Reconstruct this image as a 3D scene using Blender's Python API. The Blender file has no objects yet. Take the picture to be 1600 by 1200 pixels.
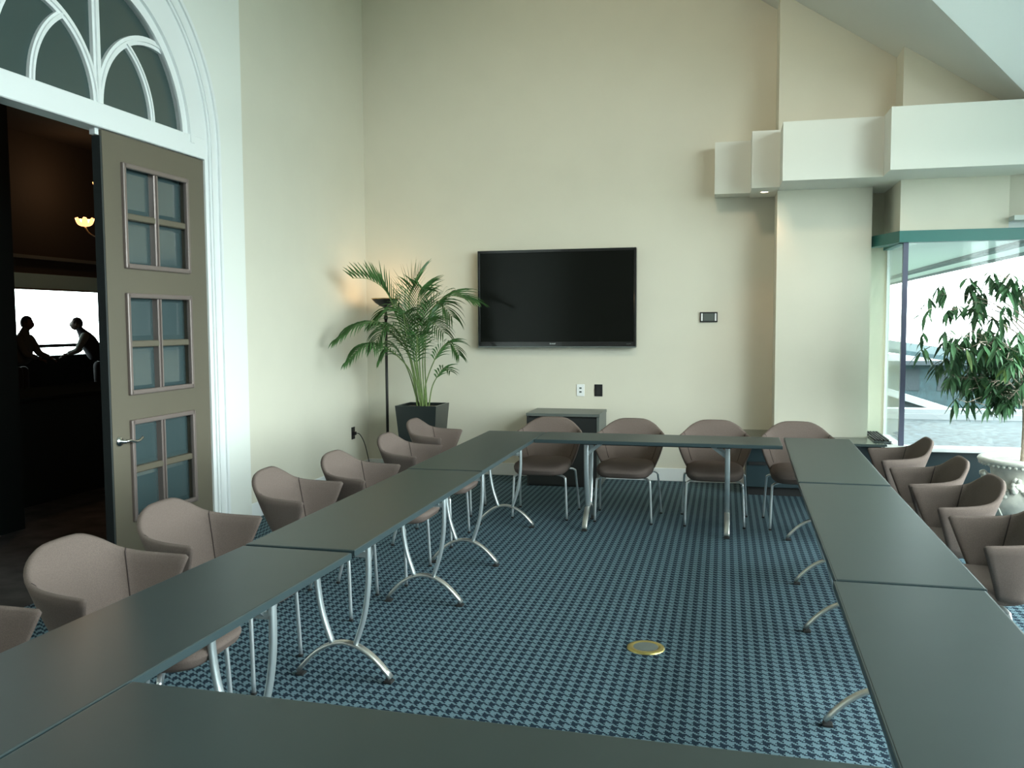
import bpy, bmesh, math, random
from mathutils import Vector, Matrix
random.seed(7)
PI = math.pi
S = bpy.context.scene
C = S.collection

# ------------------------------------------------------------------ camera, sky, light, exposure
cam_d = bpy.data.cameras.new('camera')
cam = bpy.data.objects.new('camera', cam_d); C.objects.link(cam)
cam_d.sensor_width = 36.0
cam_d.lens = 1378.44 / 1600 * 36.0
cam_d.clip_start = 0.05; cam_d.clip_end = 500
R_ = Vector((0.972385, 0.233314, -0.005689)); U_ = Vector((-0.010594, 0.068478, 0.997596)); F_ = Vector((-0.233143, 0.969987, -0.069059))
m = Matrix((( R_.x, U_.x, -F_.x, 0), (R_.y, U_.y, -F_.y, 0), (R_.z, U_.z, -F_.z, 1.6575), (0, 0, 0, 1)))
cam.matrix_world = m
S.camera = cam

world = bpy.data.worlds.new('sky'); S.world = world; world.use_nodes = True
wn = world.node_tree; wn.nodes.clear()
wo = wn.nodes.new('ShaderNodeOutputWorld'); wb = wn.nodes.new('ShaderNodeBackground')
wb.inputs['Color'].default_value = (0.93, 0.985, 1.0, 1); wb.inputs['Strength'].default_value = 2.6
wn.links.new(wb.outputs[0], wo.inputs[0])

def area(name, loc, rot, sx, sy, power=None, col=(1, 1, 1), portal=False):
    l = bpy.data.lights.new(name, 'AREA'); l.shape = 'RECTANGLE'; l.size = sx; l.size_y = sy
    l.color = col
    if power: l.energy = power
    if portal: l.cycles.is_portal = True
    o = bpy.data.objects.new(name, l); C.objects.link(o); o.location = loc; o.rotation_euler = rot
    return o
# portals only guide the sampling of the overcast sky through the window openings
area('sky_portal', (3.75, 4.5, 1.75), (0, PI/2, 0), 2.5, 5.4, portal=True)
area('sky_portal', (3.75, 1.4, 3.9), (0, PI/2, 0), 1.5, 7.8, portal=True)
area('sky_portal', (2.6, 8.62, 1.45), (-PI/2, 0, 0), 2.0, 1.9, portal=True)
area('sky_portal', (-14.3, 17.0, 1.7), (0, -PI/2, 0), 1.6, 8.0, portal=True)

# warm spot added out of frame to wash the far wall; no fixture seen
_sl = bpy.data.lights.new('added_wall_wash', 'SPOT'); _sl.energy = 36; _sl.color = (1.0, 0.84, 0.58); _sl.spot_size = math.radians(88); _sl.spot_blend = 1.0; _sl.shadow_soft_size = 0.25
_so = bpy.data.objects.new('added_wall_wash', _sl); C.objects.link(_so); _so.location = (-0.6, 4.2, 5.35)
_so.rotation_euler = (Vector((-0.8, 9.27, 3.3)) - _so.location).to_track_quat('-Z', 'Y').to_euler()
vs = S.view_settings
vs.view_transform = 'Standard'; vs.look = 'None'; vs.gamma = 1.0; vs.use_curve_mapping = False
vs.exposure = 2.68

# ------------------------------------------------------------------ materials
def mat(name, col, rough=0.6, metal=0.0, spec=0.5, emit=None, estr=0.0, noise=None, nscale=20, bump=0.0, bscale=200, coat=0.0, sheen=0.0):
    mt = bpy.data.materials.new(name); mt.use_nodes = True
    nt = mt.node_tree; b = nt.nodes['Principled BSDF']
    b.inputs['Base Color'].default_value = (*col, 1); b.inputs['Roughness'].default_value = rough
    b.inputs['Metallic'].default_value = metal; b.inputs['Specular IOR Level'].default_value = spec
    if coat: b.inputs['Coat Weight'].default_value = coat; b.inputs['Coat Roughness'].default_value = 0.03
    if sheen: b.inputs['Sheen Weight'].default_value = sheen
    if emit: b.inputs['Emission Color'].default_value = (*emit, 1); b.inputs['Emission Strength'].default_value = estr
    tc = nt.nodes.new('ShaderNodeTexCoord')
    if noise:
        n = nt.nodes.new('ShaderNodeTexNoise'); n.inputs['Scale'].default_value = nscale; n.inputs['Detail'].default_value = 6
        nt.links.new(tc.outputs['Object'], n.inputs['Vector'])
        r = nt.nodes.new('ShaderNodeValToRGB')
        r.color_ramp.elements[0].position = 0.3; r.color_ramp.elements[1].position = 0.7
        r.color_ramp.elements[0].color = (*[c*(1-noise) for c in col], 1); r.color_ramp.elements[1].color = (*[min(1, c*(1+noise)) for c in col], 1)
        nt.links.new(n.outputs['Fac'], r.inputs['Fac']); nt.links.new(r.outputs['Color'], b.inputs['Base Color'])
    if bump:
        n2 = nt.nodes.new('ShaderNodeTexNoise'); n2.inputs['Scale'].default_value = bscale; n2.inputs['Detail'].default_value = 3
        nt.links.new(tc.outputs['Object'], n2.inputs['Vector'])
        bp = nt.nodes.new('ShaderNodeBump'); bp.inputs['Strength'].default_value = bump; bp.inputs['Distance'].default_value = 0.002
        nt.links.new(n2.outputs['Fac'], bp.inputs['Height']); nt.links.new(bp.outputs['Normal'], b.inputs['Normal'])
    return mt
def glass(name, tint, refl=0.10):
    mt = bpy.data.materials.new(name); mt.use_nodes = True; nt = mt.node_tree; nt.nodes.clear()
    o = nt.nodes.new('ShaderNodeOutputMaterial'); t = nt.nodes.new('ShaderNodeBsdfTransparent'); g = nt.nodes.new('ShaderNodeBsdfGlossy')
    lw = nt.nodes.new('ShaderNodeLayerWeight'); lw.inputs['Blend'].default_value = 0.5
    pw = nt.nodes.new('ShaderNodeMath'); pw.operation = 'POWER'; pw.inputs[1].default_value = 5.0; nt.links.new(lw.outputs['Facing'], pw.inputs[0])
    fr = nt.nodes.new('ShaderNodeMath'); fr.operation = 'MULTIPLY_ADD'; fr.inputs[1].default_value = 0.9; fr.inputs[2].default_value = 0.03; nt.links.new(pw.outputs[0], fr.inputs[0])
    mx = nt.nodes.new('ShaderNodeMixShader')
    t.inputs['Color'].default_value = (*tint, 1); g.inputs['Roughness'].default_value = 0.02;
    nt.links.new(fr.outputs[0], mx.inputs[0]); nt.links.new(t.outputs[0], mx.inputs[1]); nt.links.new(g.outputs[0], mx.inputs[2]); nt.links.new(mx.outputs[0], o.inputs[0])
    return mt

M_wall = mat('wall_paint_beige', (0.70, 0.665, 0.56), 0.75, spec=0.2, noise=0.015, nscale=3, bump=0.15, bscale=350)
M_wall_light = mat('wall_paint_pale', (0.83, 0.84, 0.79), 0.75, spec=0.2, bump=0.1, bscale=350)
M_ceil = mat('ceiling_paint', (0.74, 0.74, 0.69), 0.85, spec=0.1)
M_beam = mat('bulkhead_paint', (0.78, 0.78, 0.72), 0.8, spec=0.15)
M_trim = mat('white_gloss_trim', (0.86, 0.88, 0.88), 0.35)
M_dark_line = mat('painted_gap_shade', (0.05, 0.05, 0.07), 0.8)
M_door = mat('door_taupe_paint', (0.135, 0.116, 0.083), 0.45, noise=0.03, nscale=2)
M_mould = mat('door_moulding_bronze', (0.22, 0.175, 0.16), 0.30, metal=0.25)
M_dooredge = mat('door_edge_dark', (0.03, 0.035, 0.035), 0.5)
M_pane_dark = mat('bevelled_mirror_glass', (0.055, 0.085, 0.09), 0.12, metal=0.0, spec=0.9, coat=0.6)
M_fanglass = mat('fanlight_glass', (0.050, 0.078, 0.075), 0.15, spec=0.7)
M_chrome = mat('chrome', (0.75, 0.77, 0.78), 0.12, metal=1.0)
M_satin = mat('satin_chrome_tube', (0.86, 0.88, 0.89), 0.33, metal=0.85)
M_silver = mat('silver_painted_steel', (0.55, 0.60, 0.61), 0.35, metal=0.75)
M_brushed = mat('brushed_steel', (0.72, 0.70, 0.66), 0.32, metal=0.9)
M_rubber = mat('black_rubber', (0.012, 0.012, 0.012), 0.7)
M_table = mat('dark_table_laminate', (0.020, 0.031, 0.031), 0.40, spec=0.5, noise=0.05, nscale=8)
M_edge = mat('table_edge_band', (0.028, 0.046, 0.050), 0.35, spec=0.6)
M_under = mat('table_underside', (0.03, 0.03, 0.03), 0.8)
M_fabric = mat('brown_wool_fabric', (0.160, 0.122, 0.107), 0.95, spec=0.08, noise=0.14, nscale=260, bump=0.5, bscale=700)
M_seam = mat('dark_seam_thread', (0.045, 0.030, 0.028), 0.95)
M_black = mat('black_plastic', (0.012, 0.013, 0.014), 0.35)
M_tvframe = mat('tv_bezel_gloss', (0.016, 0.017, 0.018), 0.15, coat=0.4)
M_screen = mat('tv_screen', (0.006, 0.007, 0.006), 0.14, spec=0.2)
M_logo = mat('silver_print', (0.55, 0.58, 0.58), 0.4)
M_white_pl = mat('white_plastic', (0.85, 0.86, 0.86), 0.4)
M_greyscreen = mat('grey_lcd', (0.12, 0.14, 0.13), 0.25)
M_cab = mat('black_cabinet_laminate', (0.022, 0.024, 0.024), 0.35)
M_cablit = mat('cabinet_laminate_lit', (0.11, 0.125, 0.115), 0.40)  # black laminate lightened to paint reflections on the top and right side
M_hvac = mat('dark_teal_panel', (0.020, 0.040, 0.048), 0.40)
M_silltop = mat('dark_polished_sill', (0.05, 0.065, 0.06), 0.18, spec=0.7)
M_teal = mat('teal_window_frame', (0.018, 0.155, 0.135), 0.40)
M_mull = mat('dark_window_post', (0.09, 0.10, 0.16), 0.35)
M_sill = mat('white_sill', (0.88, 0.90, 0.90), 0.4)
M_glass = glass('window_glass', (0.92, 0.975, 0.965))
M_pot = mat('black_glazed_pot', (0.016, 0.022, 0.022), 0.28)
M_soil = mat('potting_mulch', (0.10, 0.085, 0.06), 0.95, noise=0.5, nscale=90, bump=1.0, bscale=90)
M_leaf = mat('palm_leaf_green', (0.065, 0.155, 0.045), 0.42, noise=0.35, nscale=9, spec=0.4)
M_stem = mat('palm_stem', (0.17, 0.25, 0.08), 0.5, noise=0.25, nscale=25)
M_fleaf = mat('ficus_leaf_green', (0.075, 0.170, 0.075), 0.38, noise=0.35, nscale=12, spec=0.5)
M_fleaf2 = mat('ficus_leaf_light', (0.14, 0.22, 0.06), 0.45, noise=0.3, nscale=12)
M_bark = mat('ficus_bark', (0.42, 0.34, 0.27), 0.85, noise=0.25, nscale=40, bump=0.6, bscale=60)
M_urn = mat('weathered_stone_urn', (0.66, 0.64, 0.57), 0.8, noise=0.12, nscale=18, bump=0.7, bscale=60)
M_lampblk = mat('black_lamp_metal', (0.02, 0.02, 0.02), 0.4)
M_lampgold = mat('brass_lamp_rim', (0.55, 0.38, 0.16), 0.3, metal=0.8)
M_bulb = mat('lit_bulb', (1, 0.8, 0.5), 0.5, emit=(1.0, 0.70, 0.36), estr=2.5)
M_spotglow = mat('downlight_lens', (1, 0.9, 0.75), 0.5, emit=(1.0, 0.80, 0.55), estr=1.5)
M_brass = mat('brass', (0.62, 0.50, 0.18), 0.28, metal=0.9)
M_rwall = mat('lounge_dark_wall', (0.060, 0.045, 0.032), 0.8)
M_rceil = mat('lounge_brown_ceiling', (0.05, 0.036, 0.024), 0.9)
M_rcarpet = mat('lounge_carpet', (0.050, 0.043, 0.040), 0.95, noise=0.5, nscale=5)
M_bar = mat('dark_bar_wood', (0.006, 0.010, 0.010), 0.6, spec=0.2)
M_bartop = mat('bar_top', (0.014, 0.018, 0.018), 1.0, spec=0.0)
M_shade = mat('roller_shade', (0.55, 0.75, 0.68), 0.9)
M_strip = mat('pale_ledge', (0.20, 0.20, 0.17), 0.8)
M_gravel = mat('roof_gravel', (0.036, 0.050, 0.056), 0.95, noise=0.7, nscale=9, bump=1.0, bscale=30)
M_parapet = mat('parapet_white', (0.18, 0.20, 0.21), 0.7)
M_extwhite = mat('exterior_soffit_white', (0.55, 0.60, 0.57), 0.8)
M_extgrey = mat('exterior_fascia_grey', (0.07, 0.09, 0.09), 0.7)
M_water = mat('pale_green_ground', (0.075, 0.105, 0.085), 0.9, noise=0.1, nscale=0.05)
M_far_dark = mat('distant_dark_roof', (0.012, 0.020, 0.025), 0.8)
M_far_teal = mat('distant_teal_facade', (0.012, 0.030, 0.036), 0.8, noise=0.4, nscale=2.5)
M_far_pale = mat('distant_pale_roof', (0.07, 0.095, 0.10), 0.8)
M_skin = mat('skin', (0.07, 0.04, 0.028), 0.6)
M_hair = mat('dark_hair', (0.012, 0.010, 0.009), 0.7)
M_shirt_grey = mat('grey_shirt', (0.07, 0.075, 0.068), 0.9)
M_shirt_dark = mat('black_waistcoat', (0.012, 0.014, 0.02), 0.9)
M_sleeve = mat('pale_sleeve', (0.13, 0.145, 0.13), 0.9)
M_trouser = mat('black_trousers', (0.012, 0.012, 0.014), 0.9)
M_amber = mat('amber_glass_shade', (0.75, 0.33, 0.12), 0.3, emit=(1.0, 0.42, 0.16), estr=0.4)
M_petal = mat('pale_glass_arm', (0.45, 0.42, 0.30), 0.3)

def carpet_mat():
    mt = bpy.data.materials.new('houndstooth_carpet'); mt.use_nodes = True; nt = mt.node_tree; N = nt.nodes; L = nt.links
    b = N['Principled BSDF']; b.inputs['Roughness'].default_value = 0.95; b.inputs['Specular IOR Level'].default_value = 0.1
    tc = N.new('ShaderNodeTexCoord'); sp = N.new('ShaderNodeSeparateXYZ'); L.new(tc.outputs['Object'], sp.inputs[0])
    def mth(op, a, bb=None):
        n = N.new('ShaderNodeMath'); n.operation = op
        for i, v in enumerate((a, bb)):
            if v is None: continue
            if isinstance(v, (int, float)): n.inputs[i].default_value = v
            else: L.new(v, n.inputs[i])
        return n.outputs[0]
    P = 0.0545
    xi = mth('FLOOR', mth('MULTIPLY', mth('ADD', sp.outputs['X'], 20.0), 8/P)); yi = mth('FLOOR', mth('MULTIPLY', mth('ADD', sp.outputs['Y'], 20.0), 8/P))
    dx = mth('LESS_THAN', mth('MODULO', xi, 8.0), 3.5); dy = mth('LESS_THAN', mth('MODULO', yi, 8.0), 3.5)
    tw = mth('LESS_THAN', mth('MODULO', mth('ADD', xi, yi), 4.0), 1.5)
    d = mth('ADD', mth('MULTIPLY', tw, dx), mth('MULTIPLY', mth('SUBTRACT', 1.0, tw), dy))
    mx = N.new('ShaderNodeMix'); mx.data_type = 'RGBA'
    mx.inputs[6].default_value = (0.175, 0.27, 0.315, 1); mx.inputs[7].default_value = (0.018, 0.035, 0.056, 1)
    L.new(d, mx.inputs[0])
    n = N.new('ShaderNodeTexNoise'); n.inputs['Scale'].default_value = 500; L.new(tc.outputs['Object'], n.inputs['Vector'])
    m2 = N.new('ShaderNodeMix'); m2.data_type = 'RGBA'; m2.blend_type = 'MULTIPLY'; m2.inputs[0].default_value = 0.5
    L.new(mx.outputs[2], m2.inputs[6]); L.new(n.outputs['Color'], m2.inputs[7])
    n2 = N.new('ShaderNodeMix'); n2.data_type = 'RGBA'; n2.blend_type = 'ADD'; n2.inputs[0].default_value = 0.0
    L.new(m2.outputs[2], b.inputs['Base Color'])
    bp = N.new('ShaderNodeBump'); bp.inputs['Strength'].default_value = 0.5; bp.inputs['Distance'].default_value = 0.003
    L.new(n.outputs['Fac'], bp.inputs['Height']); L.new(bp.outputs['Normal'], b.inputs['Normal'])
    return mt
M_carpet = carpet_mat()

# ------------------------------------------------------------------ helpers
def obj(name, bm, mt, parent=None, smooth=False, recalc=True):
    if recalc: bmesh.ops.recalc_face_normals(bm, faces=bm.faces)
    me = bpy.data.meshes.new(name); bm.to_mesh(me); bm.free()
    for x in (mt if isinstance(mt, (list, tuple)) else [mt]): me.materials.append(x)
    if smooth:
        for p in me.polygons: p.use_smooth = True
    o = bpy.data.objects.new(name, me); C.objects.link(o)
    if parent: o.parent = parent
    return o
def thing(name, label, cat, loc=(0, 0, 0), rz=0, group=None):
    o = bpy.data.objects.new(name, None); C.objects.link(o); o.location = loc; o.rotation_euler = (0, 0, rz); o.empty_display_size = 0.1
    o['label'] = label; o['category'] = cat
    if group: o['group'] = group
    return o
def tag(o, label, cat, group=None):
    o['label'] = label; o['category'] = cat
    if group: o['group'] = group
    return o
def struct(name, bm, mt, label=None, parent=None, smooth=False):
    o = obj(name, bm, mt, parent, smooth)
    if not parent: o['kind'] = 'structure'
    if label: o['label'] = label; o['category'] = 'room'
    return o
def BM(): return bmesh.new()
def box(bm, x0, x1, y0, y1, z0, z1, bev=0.0, seg=2):
    v = [bm.verts.new((x, y, z)) for x in (x0, x1) for y in (y0, y1) for z in (z0, z1)]
    f = [bm.faces.new([v[i] for i in q]) for q in ((0, 1, 3, 2), (4, 6, 7, 5), (0, 4, 5, 1), (2, 3, 7, 6), (0, 2, 6, 4), (1, 5, 7, 3))]
    if bev:
        e = list({e for ff in f for e in ff.edges})
        bmesh.ops.bevel(bm, geom=e, offset=bev, segments=seg, affect='EDGES', profile=0.5)
def bbox(*a, **k):
    bm = BM(); box(bm, *a, **k); return bm
def prism(bm, poly, axis, a, b):
    def P(p, t):
        if axis == 'y': return (p[0], t, p[1])
        if axis == 'x': return (t, p[0], p[1])
        return (p[0], p[1], t)
    v0 = [bm.verts.new(P(p, a)) for p in poly]; v1 = [bm.verts.new(P(p, b)) for p in poly]
    n = len(poly); bm.faces.new(v0); bm.faces.new(v1[::-1])
    for i in range(n): bm.faces.new([v0[i], v0[(i+1) % n], v1[(i+1) % n], v1[i]])
def sweep(bm, pts, sec, up=Vector((0, 0, 1)), scale=None, cap=True):
    """sec: list of (a,b) offsets along side and normal; pts list of Vector"""
    pts = [Vector(p) for p in pts]; rings = []
    for i, p in enumerate(pts):
        t = (pts[min(i+1, len(pts)-1)] - pts[max(i-1, 0)]).normalized()
        s = t.cross(up)
        if s.length < 1e-4: s = t.cross(Vector((0, 1, 0)))
        s.normalize(); n = s.cross(t).normalized(); k = scale[i] if scale else 1
        rings.append([bm.verts.new(p + s*a*k + n*b*k) for a, b in sec])
    m_ = len(sec)
    for r0, r1 in zip(rings, rings[1:]):
        for j in range(m_): bm.faces.new([r0[j], r0[(j+1) % m_], r1[(j+1) % m_], r1[j]])
    if cap: bm.faces.new(rings[0][::-1]); bm.faces.new(rings[-1])
def circ(r, n=8, ry=None): return [(r*math.cos(2*PI*i/n), (ry or r)*math.sin(2*PI*i/n)) for i in range(n)]
def tube(bm, pts, r, n=8, up=Vector((0, 0, 1)), scale=None): sweep(bm, pts, circ(r, n), up, scale)
def lathe(bm, prof, n=32, cx=0, cy=0, cap=True):
    rings = [[bm.verts.new((cx + r*math.cos(2*PI*i/n), cy + r*math.sin(2*PI*i/n), z)) for i in range(n)] for r, z in prof]
    for a, b in zip(rings, rings[1:]):
        for i in range(n): bm.faces.new([a[i], a[(i+1) % n], b[(i+1) % n], b[i]])
    if cap: bm.faces.new(rings[0][::-1]); bm.faces.new(rings[-1])
def smoothpts(P, n=6):
    P = [Vector(p) for p in P]; out = []
    for i in range(len(P)-1):
        p0 = P[max(i-1, 0)]; p1 = P[i]; p2 = P[i+1]; p3 = P[min(i+2, len(P)-1)]
        for k in range(n):
            t = k/n
            out.append(0.5*((2*p1) + (p2-p0)*t + (2*p0-5*p1+4*p2-p3)*t*t + (3*p1-p0-3*p2+p3)*t**3))
    out.append(P[-1]); return out
def interp(tab, u):
    for (a, va), (b, vb) in zip(tab, tab[1:]):
        if u <= b:
            t = (u-a)/(b-a)
            return [x + (y-x)*t for x, y in zip(va, vb)]
    return list(tab[-1][1])
def spl(tab, u):   # smooth interpolation of a table symmetric about its first entry
    xs = [a for a, _ in tab]
    for i in range(len(tab)-1):
        if u <= xs[i+1] + 1e-9:
            t = (u-xs[i])/(xs[i+1]-xs[i])
            p1 = tab[i][1]; p2 = tab[i+1][1]
            p0 = tab[i-1][1] if i > 0 else p1; p3 = tab[i+2][1] if i+2 < len(tab) else p2
            return [0.5*((2*b)+(c-a)*t+(2*a-5*b+4*c-d)*t*t+(3*b-a-3*c+d)*t**3) for a, b, c, d in zip(p0, p1, p2, p3)]
    return list(tab[-1][1])
def copy_tree(o, parent=None):
    c = o.copy(); C.objects.link(c)
    if parent: c.parent = parent
    for ch in list(o.children): copy_tree(ch, c)
    return c
def fix(o): o.matrix_parent_inverse = Matrix.Identity(4)

# ------------------------------------------------------------------ ROOM SHELL
YW = 9.27
def slope_z(x): return min(5.6, 5.027 - 0.656*x)
struct('floor', bbox(-4.0, 3.75, -3.0, 9.45, -0.12, 0.0), M_carpet, 'blue-grey carpet with navy houndstooth pattern')
bm = BM()   # flat part, slope part and cross-slope part of the vaulted ceiling
def slab(pts, t=0.1):
    a = [bm.verts.new(p) for p in pts]; b = [bm.verts.new((p[0], p[1], p[2]+t)) for p in pts]
    bm.faces.new(a[::-1]); bm.faces.new(b)
    for i in range(len(pts)): bm.faces.new([a[i], a[(i+1) % len(pts)], b[(i+1) % len(pts)], b[i]])
slab([(-4.0, 5.4, 5.6), (-0.873, 5.4, 5.6), (-0.873, 9.4, 5.6), (-4.0, 9.4, 5.6)])
slab([(-4.0, -3, 5.6), (3.75, -3, 5.6), (3.75, 5.4, 5.6), (-4.0, 5.4, 5.6)])
slab([(-0.873, 5.4, 5.6), (3.75, 9.20, 2.567), (3.75, 9.4, 2.567), (-0.873, 9.4, 5.6)])
struct('ceiling', bm, M_ceil)
bm = BM()
def slabB(pts, t=0.1):
    a = [bm.verts.new(p) for p in pts]; b = [bm.verts.new((p[0], p[1], p[2]+t)) for p in pts]
    bm.faces.new(a[::-1]); bm.faces.new(b)
    for i in range(len(pts)): bm.faces.new([a[i], a[(i+1) % len(pts)], b[(i+1) % len(pts)], b[i]])
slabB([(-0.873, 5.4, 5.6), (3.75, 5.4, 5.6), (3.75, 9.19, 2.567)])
struct('ceiling_slope', bm, mat('ceiling_paint_window_lit', (0.93, 0.94, 0.92), 0.85, spec=0.1))  # paler than the other ceiling, so its window light is in the colour
# back wall
bm = BM(); prism(bm, [(-4.0, 0), (1.55, 0), (1.55, slope_z(1.55)), (-0.873, 5.6), (-4.0, 5.6)], 'y', YW, YW+0.15)
struct('wall_back', bm, M_wall)
# column projecting from the back wall
bm = BM(); prism(bm, [(0.478, 0.0), (1.32, 0.0), (1.32, slope_z(1.32)), (0.478, slope_z(0.478))], 'y', 8.80, YW)
prism(bm, [(1.32, 3.30), (1.50, 3.30), (1.50, slope_z(1.50)), (1.32, slope_z(1.32))], 'y', 8.80, YW)
struct('wall_column', bm, M_wall)
# stepped-out wall above the corner window
bm = BM(); prism(bm, [(1.50, 2.42), (2.37, 2.42), (2.37, slope_z(2.37)), (1.50, slope_z(1.50))], 'y', 8.45, 9.4)
struct('wall_over_window', bm, M_wall)
bm = BM()
v = [(2.37, 8.45), (3.6, 7.75), (3.6, 7.9), (2.37, 8.6)]
prism(bm, v, 'z', 2.52, 3.42)
struct('wall_angled', bm, M_wall)
struct('wall_soffit', bbox(2.37, 3.72, 8.3, 9.4, 2.50, 2.54), M_extwhite)
# stepped bulkhead beams
bm = BM(); box(bm, -0.105, 0.235, 8.98, YW, 2.905, 3.405); struct('trim_1', bm, M_beam)
bm = BM(); box(bm, 0.235, 0.485, 8.60, YW, 2.895, 3.415); struct('trim_2', bm, M_beam)
bm = BM(); box(bm, 0.485, 1.315, 8.20, 8.80, 2.89, 3.40); struct('trim_3', bm, M_beam)
bm = BM(); box(bm, 1.315, 3.6, 7.88, YW, 2.895, 3.405); struct('trim_4', bm, M_beam)

# left wall with arched door opening (centre y=4.93)
XL = -3.86; YC = 4.93; ZA = 3.0; RO = 1.165
bm = BM()
n = 24
arc = [(YC + RO*math.cos(PI*i/n), ZA + RO*math.sin(PI*i/n)) for i in range(n+1)]   # from right to left
right = [(6.64, 0), (6.64, 5.6)]
# pieces: right pier, left pier, over-arch
prism(bm, [(YC+RO, 0), (6.64, 0), (6.64, 5.6), (YC+RO, 5.6)], 'x', XL-0.16, XL)
prism(bm, [(-3.0, 0), (YC-RO, 0), (YC-RO, 5.6), (-3.0, 5.6)], 'x', XL-0.16, XL)
for i in range(n):
    (ya, za), (yb, zb) = arc[i], arc[i+1]
    prism(bm, [(ya, za), (ya, 5.6), (yb, 5.6), (yb, zb)], 'x', XL-0.16, XL)
struct('wall_left', bm, M_wall_light)
struct('wall_left_far', bbox(-4.05, -3.90, 6.64, 9.42, 0, 5.6), M_wall)
# right wall: sill wall, header, posts
bm = BM()
box(bm, 3.6, 3.72, -3, 9.4, 0, 0.5); box(bm, 3.6, 3.72, -3, 5.45, 4.65, 5.6); box(bm, 3.6, 3.72, -3, 5.45, 3.0, 3.15); box(bm, 3.6, 3.72, -3, -2.5, 3.15, 4.65); box(bm, 3.6, 3.72, 5.3, 5.45, 3.15, 4.65)
prism(bm, [(5.45, 3.0), (8.62, 3.0), (5.45, 5.56)], 'x', 3.6, 3.72)
box(bm, 3.6, 3.72, -3, 1.8, 0.5, 3.0); box(bm, 3.6, 3.72, 7.2, 8.6, 0.5, 3.0)
struct('wall_right', bm, M_wall_light)
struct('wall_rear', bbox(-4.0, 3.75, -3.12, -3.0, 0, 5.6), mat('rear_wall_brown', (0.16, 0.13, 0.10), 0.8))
# baseboards
bm = BM(); box(bm, -3.9, 0.22, YW-0.018, YW, 0, 0.135, 0.004, 1); struct('baseboard_back', bm, M_trim)
bm = BM(); box(bm, -3.9, -3.882, 6.64, YW, 0, 0.135, 0.004, 1); struct('baseboard_left', bm, M_trim)

# ------------------------------------------------------------------ WINDOWS
def window(name, label=None):
    o = bpy.data.objects.new(name, None); C.objects.link(o); o['kind'] = 'structure'
    if label: o['label'] = label
    return o
w1 = window('window_1')
bm = BM(); prism(bm, [(1.33, 8.98), (1.33, 8.88), (1.49, 8.40), (3.6, 8.40), (3.6, 8.50), (1.56, 8.50), (1.43, 8.98)], 'z', 2.345, 2.445)
obj('window_head', bm, M_teal, w1)
obj('window_head', bbox(1.50, 1.56, 8.5, YW, 2.34, 2.44), M_teal, w1)
obj('window_post', bbox(1.530, 1.572, 8.43, 8.47, 0.5, 2.35), M_mull, w1)
obj('pane', bbox(1.572, 3.6, 8.445, 8.455, 0.54, 2.35), M_glass, w1)
obj('pane', bbox(1.546, 1.556, 8.47, 9.25, 0.54, 2.35), M_glass, w1)
obj('window_post', bbox(1.535, 1.565, YW-0.03, YW, 0.54, 2.35), M_sill, w1)
obj('window_sill', bbox(1.40, 3.6, 8.33, 8.52, 0.505, 0.54, 0.005), M_sill, w1)
obj('window_sill', bbox(1.50, 1.58, 8.52, 9.27, 0.50, 0.54), M_sill, w1)
w2 = window('window_2')
for i in range(4):
    y0 = 1.8 + i*1.35
    obj('pane', bbox(3.655, 3.665, y0, y0+1.30, 0.54, 3.0), M_glass, w2)
    obj('window_post', bbox(3.62, 3.70, y0+1.30, y0+1.35, 0.5, 3.0), M_teal, w2)
obj('window_sill', bbox(3.50, 3.72, 1.8, 7.2, 0.5, 0.54), M_sill, w2)
w3 = window('upper_window_added')  # unseen upper window row, added to light the upper walls
for i in range(5):
    y0 = -2.5 + i*1.56
    obj('pane', bbox(3.655, 3.665, y0, y0+1.51, 3.15, 4.65), M_glass, w3)
    obj('window_post', bbox(3.62, 3.70, y0+1.51, y0+1.56, 3.15, 4.65), M_teal, w3)
# dark low wall beneath corner window
struct('wall_under_window', bbox(1.50, 3.6, 8.45, 8.60, 0, 0.505), M_hvac)

# ------------------------------------------------------------------ ARCHED DOORWAY TRIM + FANLIGHT
dt = bpy.data.objects.new('trim_arch', None); C.objects.link(dt); dt['kind'] = 'structure'
def arc_strip(bm, r0, r1, x0, x1, a0=0, a1=PI, n=40, cy=YC, cz=ZA):
    prev = None
    for i in range(n+1):
        a = a0 + (a1-a0)*i/n
        ring = [bm.verts.new((x, cy + r*math.cos(a), cz + r*math.sin(a))) for x, r in ((x0, r0), (x1, r0), (x1, r1), (x0, r1))]
        if prev:
            for j in range(4): bm.faces.new([prev[j], prev[(j+1) % 4], ring[(j+1) % 4], ring[j]])
        else: bm.faces.new(ring)
        prev = ring
    bm.faces.new(prev[::-1])
def casing(name, r0, r1, x0, x1, mt):
    bm = BM(); arc_strip(bm, r0, r1, x0, x1)
    box(bm, x0, x1, YC+r0, YC+r1, 0, ZA); box(bm, x0, x1, YC-r1, YC-r0, 0, ZA)
    return obj(name, bm, mt, dt)
casing('casing', 1.20, 1.275, XL, XL+0.035, M_trim)
casing('casing_bead', 1.275, 1.305, XL, XL+0.05, M_trim)
casing('casing_bead', 1.18, 1.20, XL-0.02, XL+0.025, M_trim)
casing('shadow_gap', 1.305, 1.317, XL, XL+0.006, M_dark_line)  # dark strip painted in for the shadow line beside the casing
casing('jamb', 1.14, 1.18, XL-0.16, XL+0.01, M_trim)
bm = BM(); arc_strip(bm, 1.00, 1.14, XL-0.04, XL+0.012); obj('fan_ring', bm, M_trim, dt)
bm = BM(); arc_strip(bm, 0.95, 1.00, XL-0.04, XL+0.025); obj('fan_ring', bm, M_trim, dt)
bm = BM(); arc_strip(bm, 0.865, 0.95, XL-0.04, XL+0.0); obj('fan_ring', bm, M_trim, dt)
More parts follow.
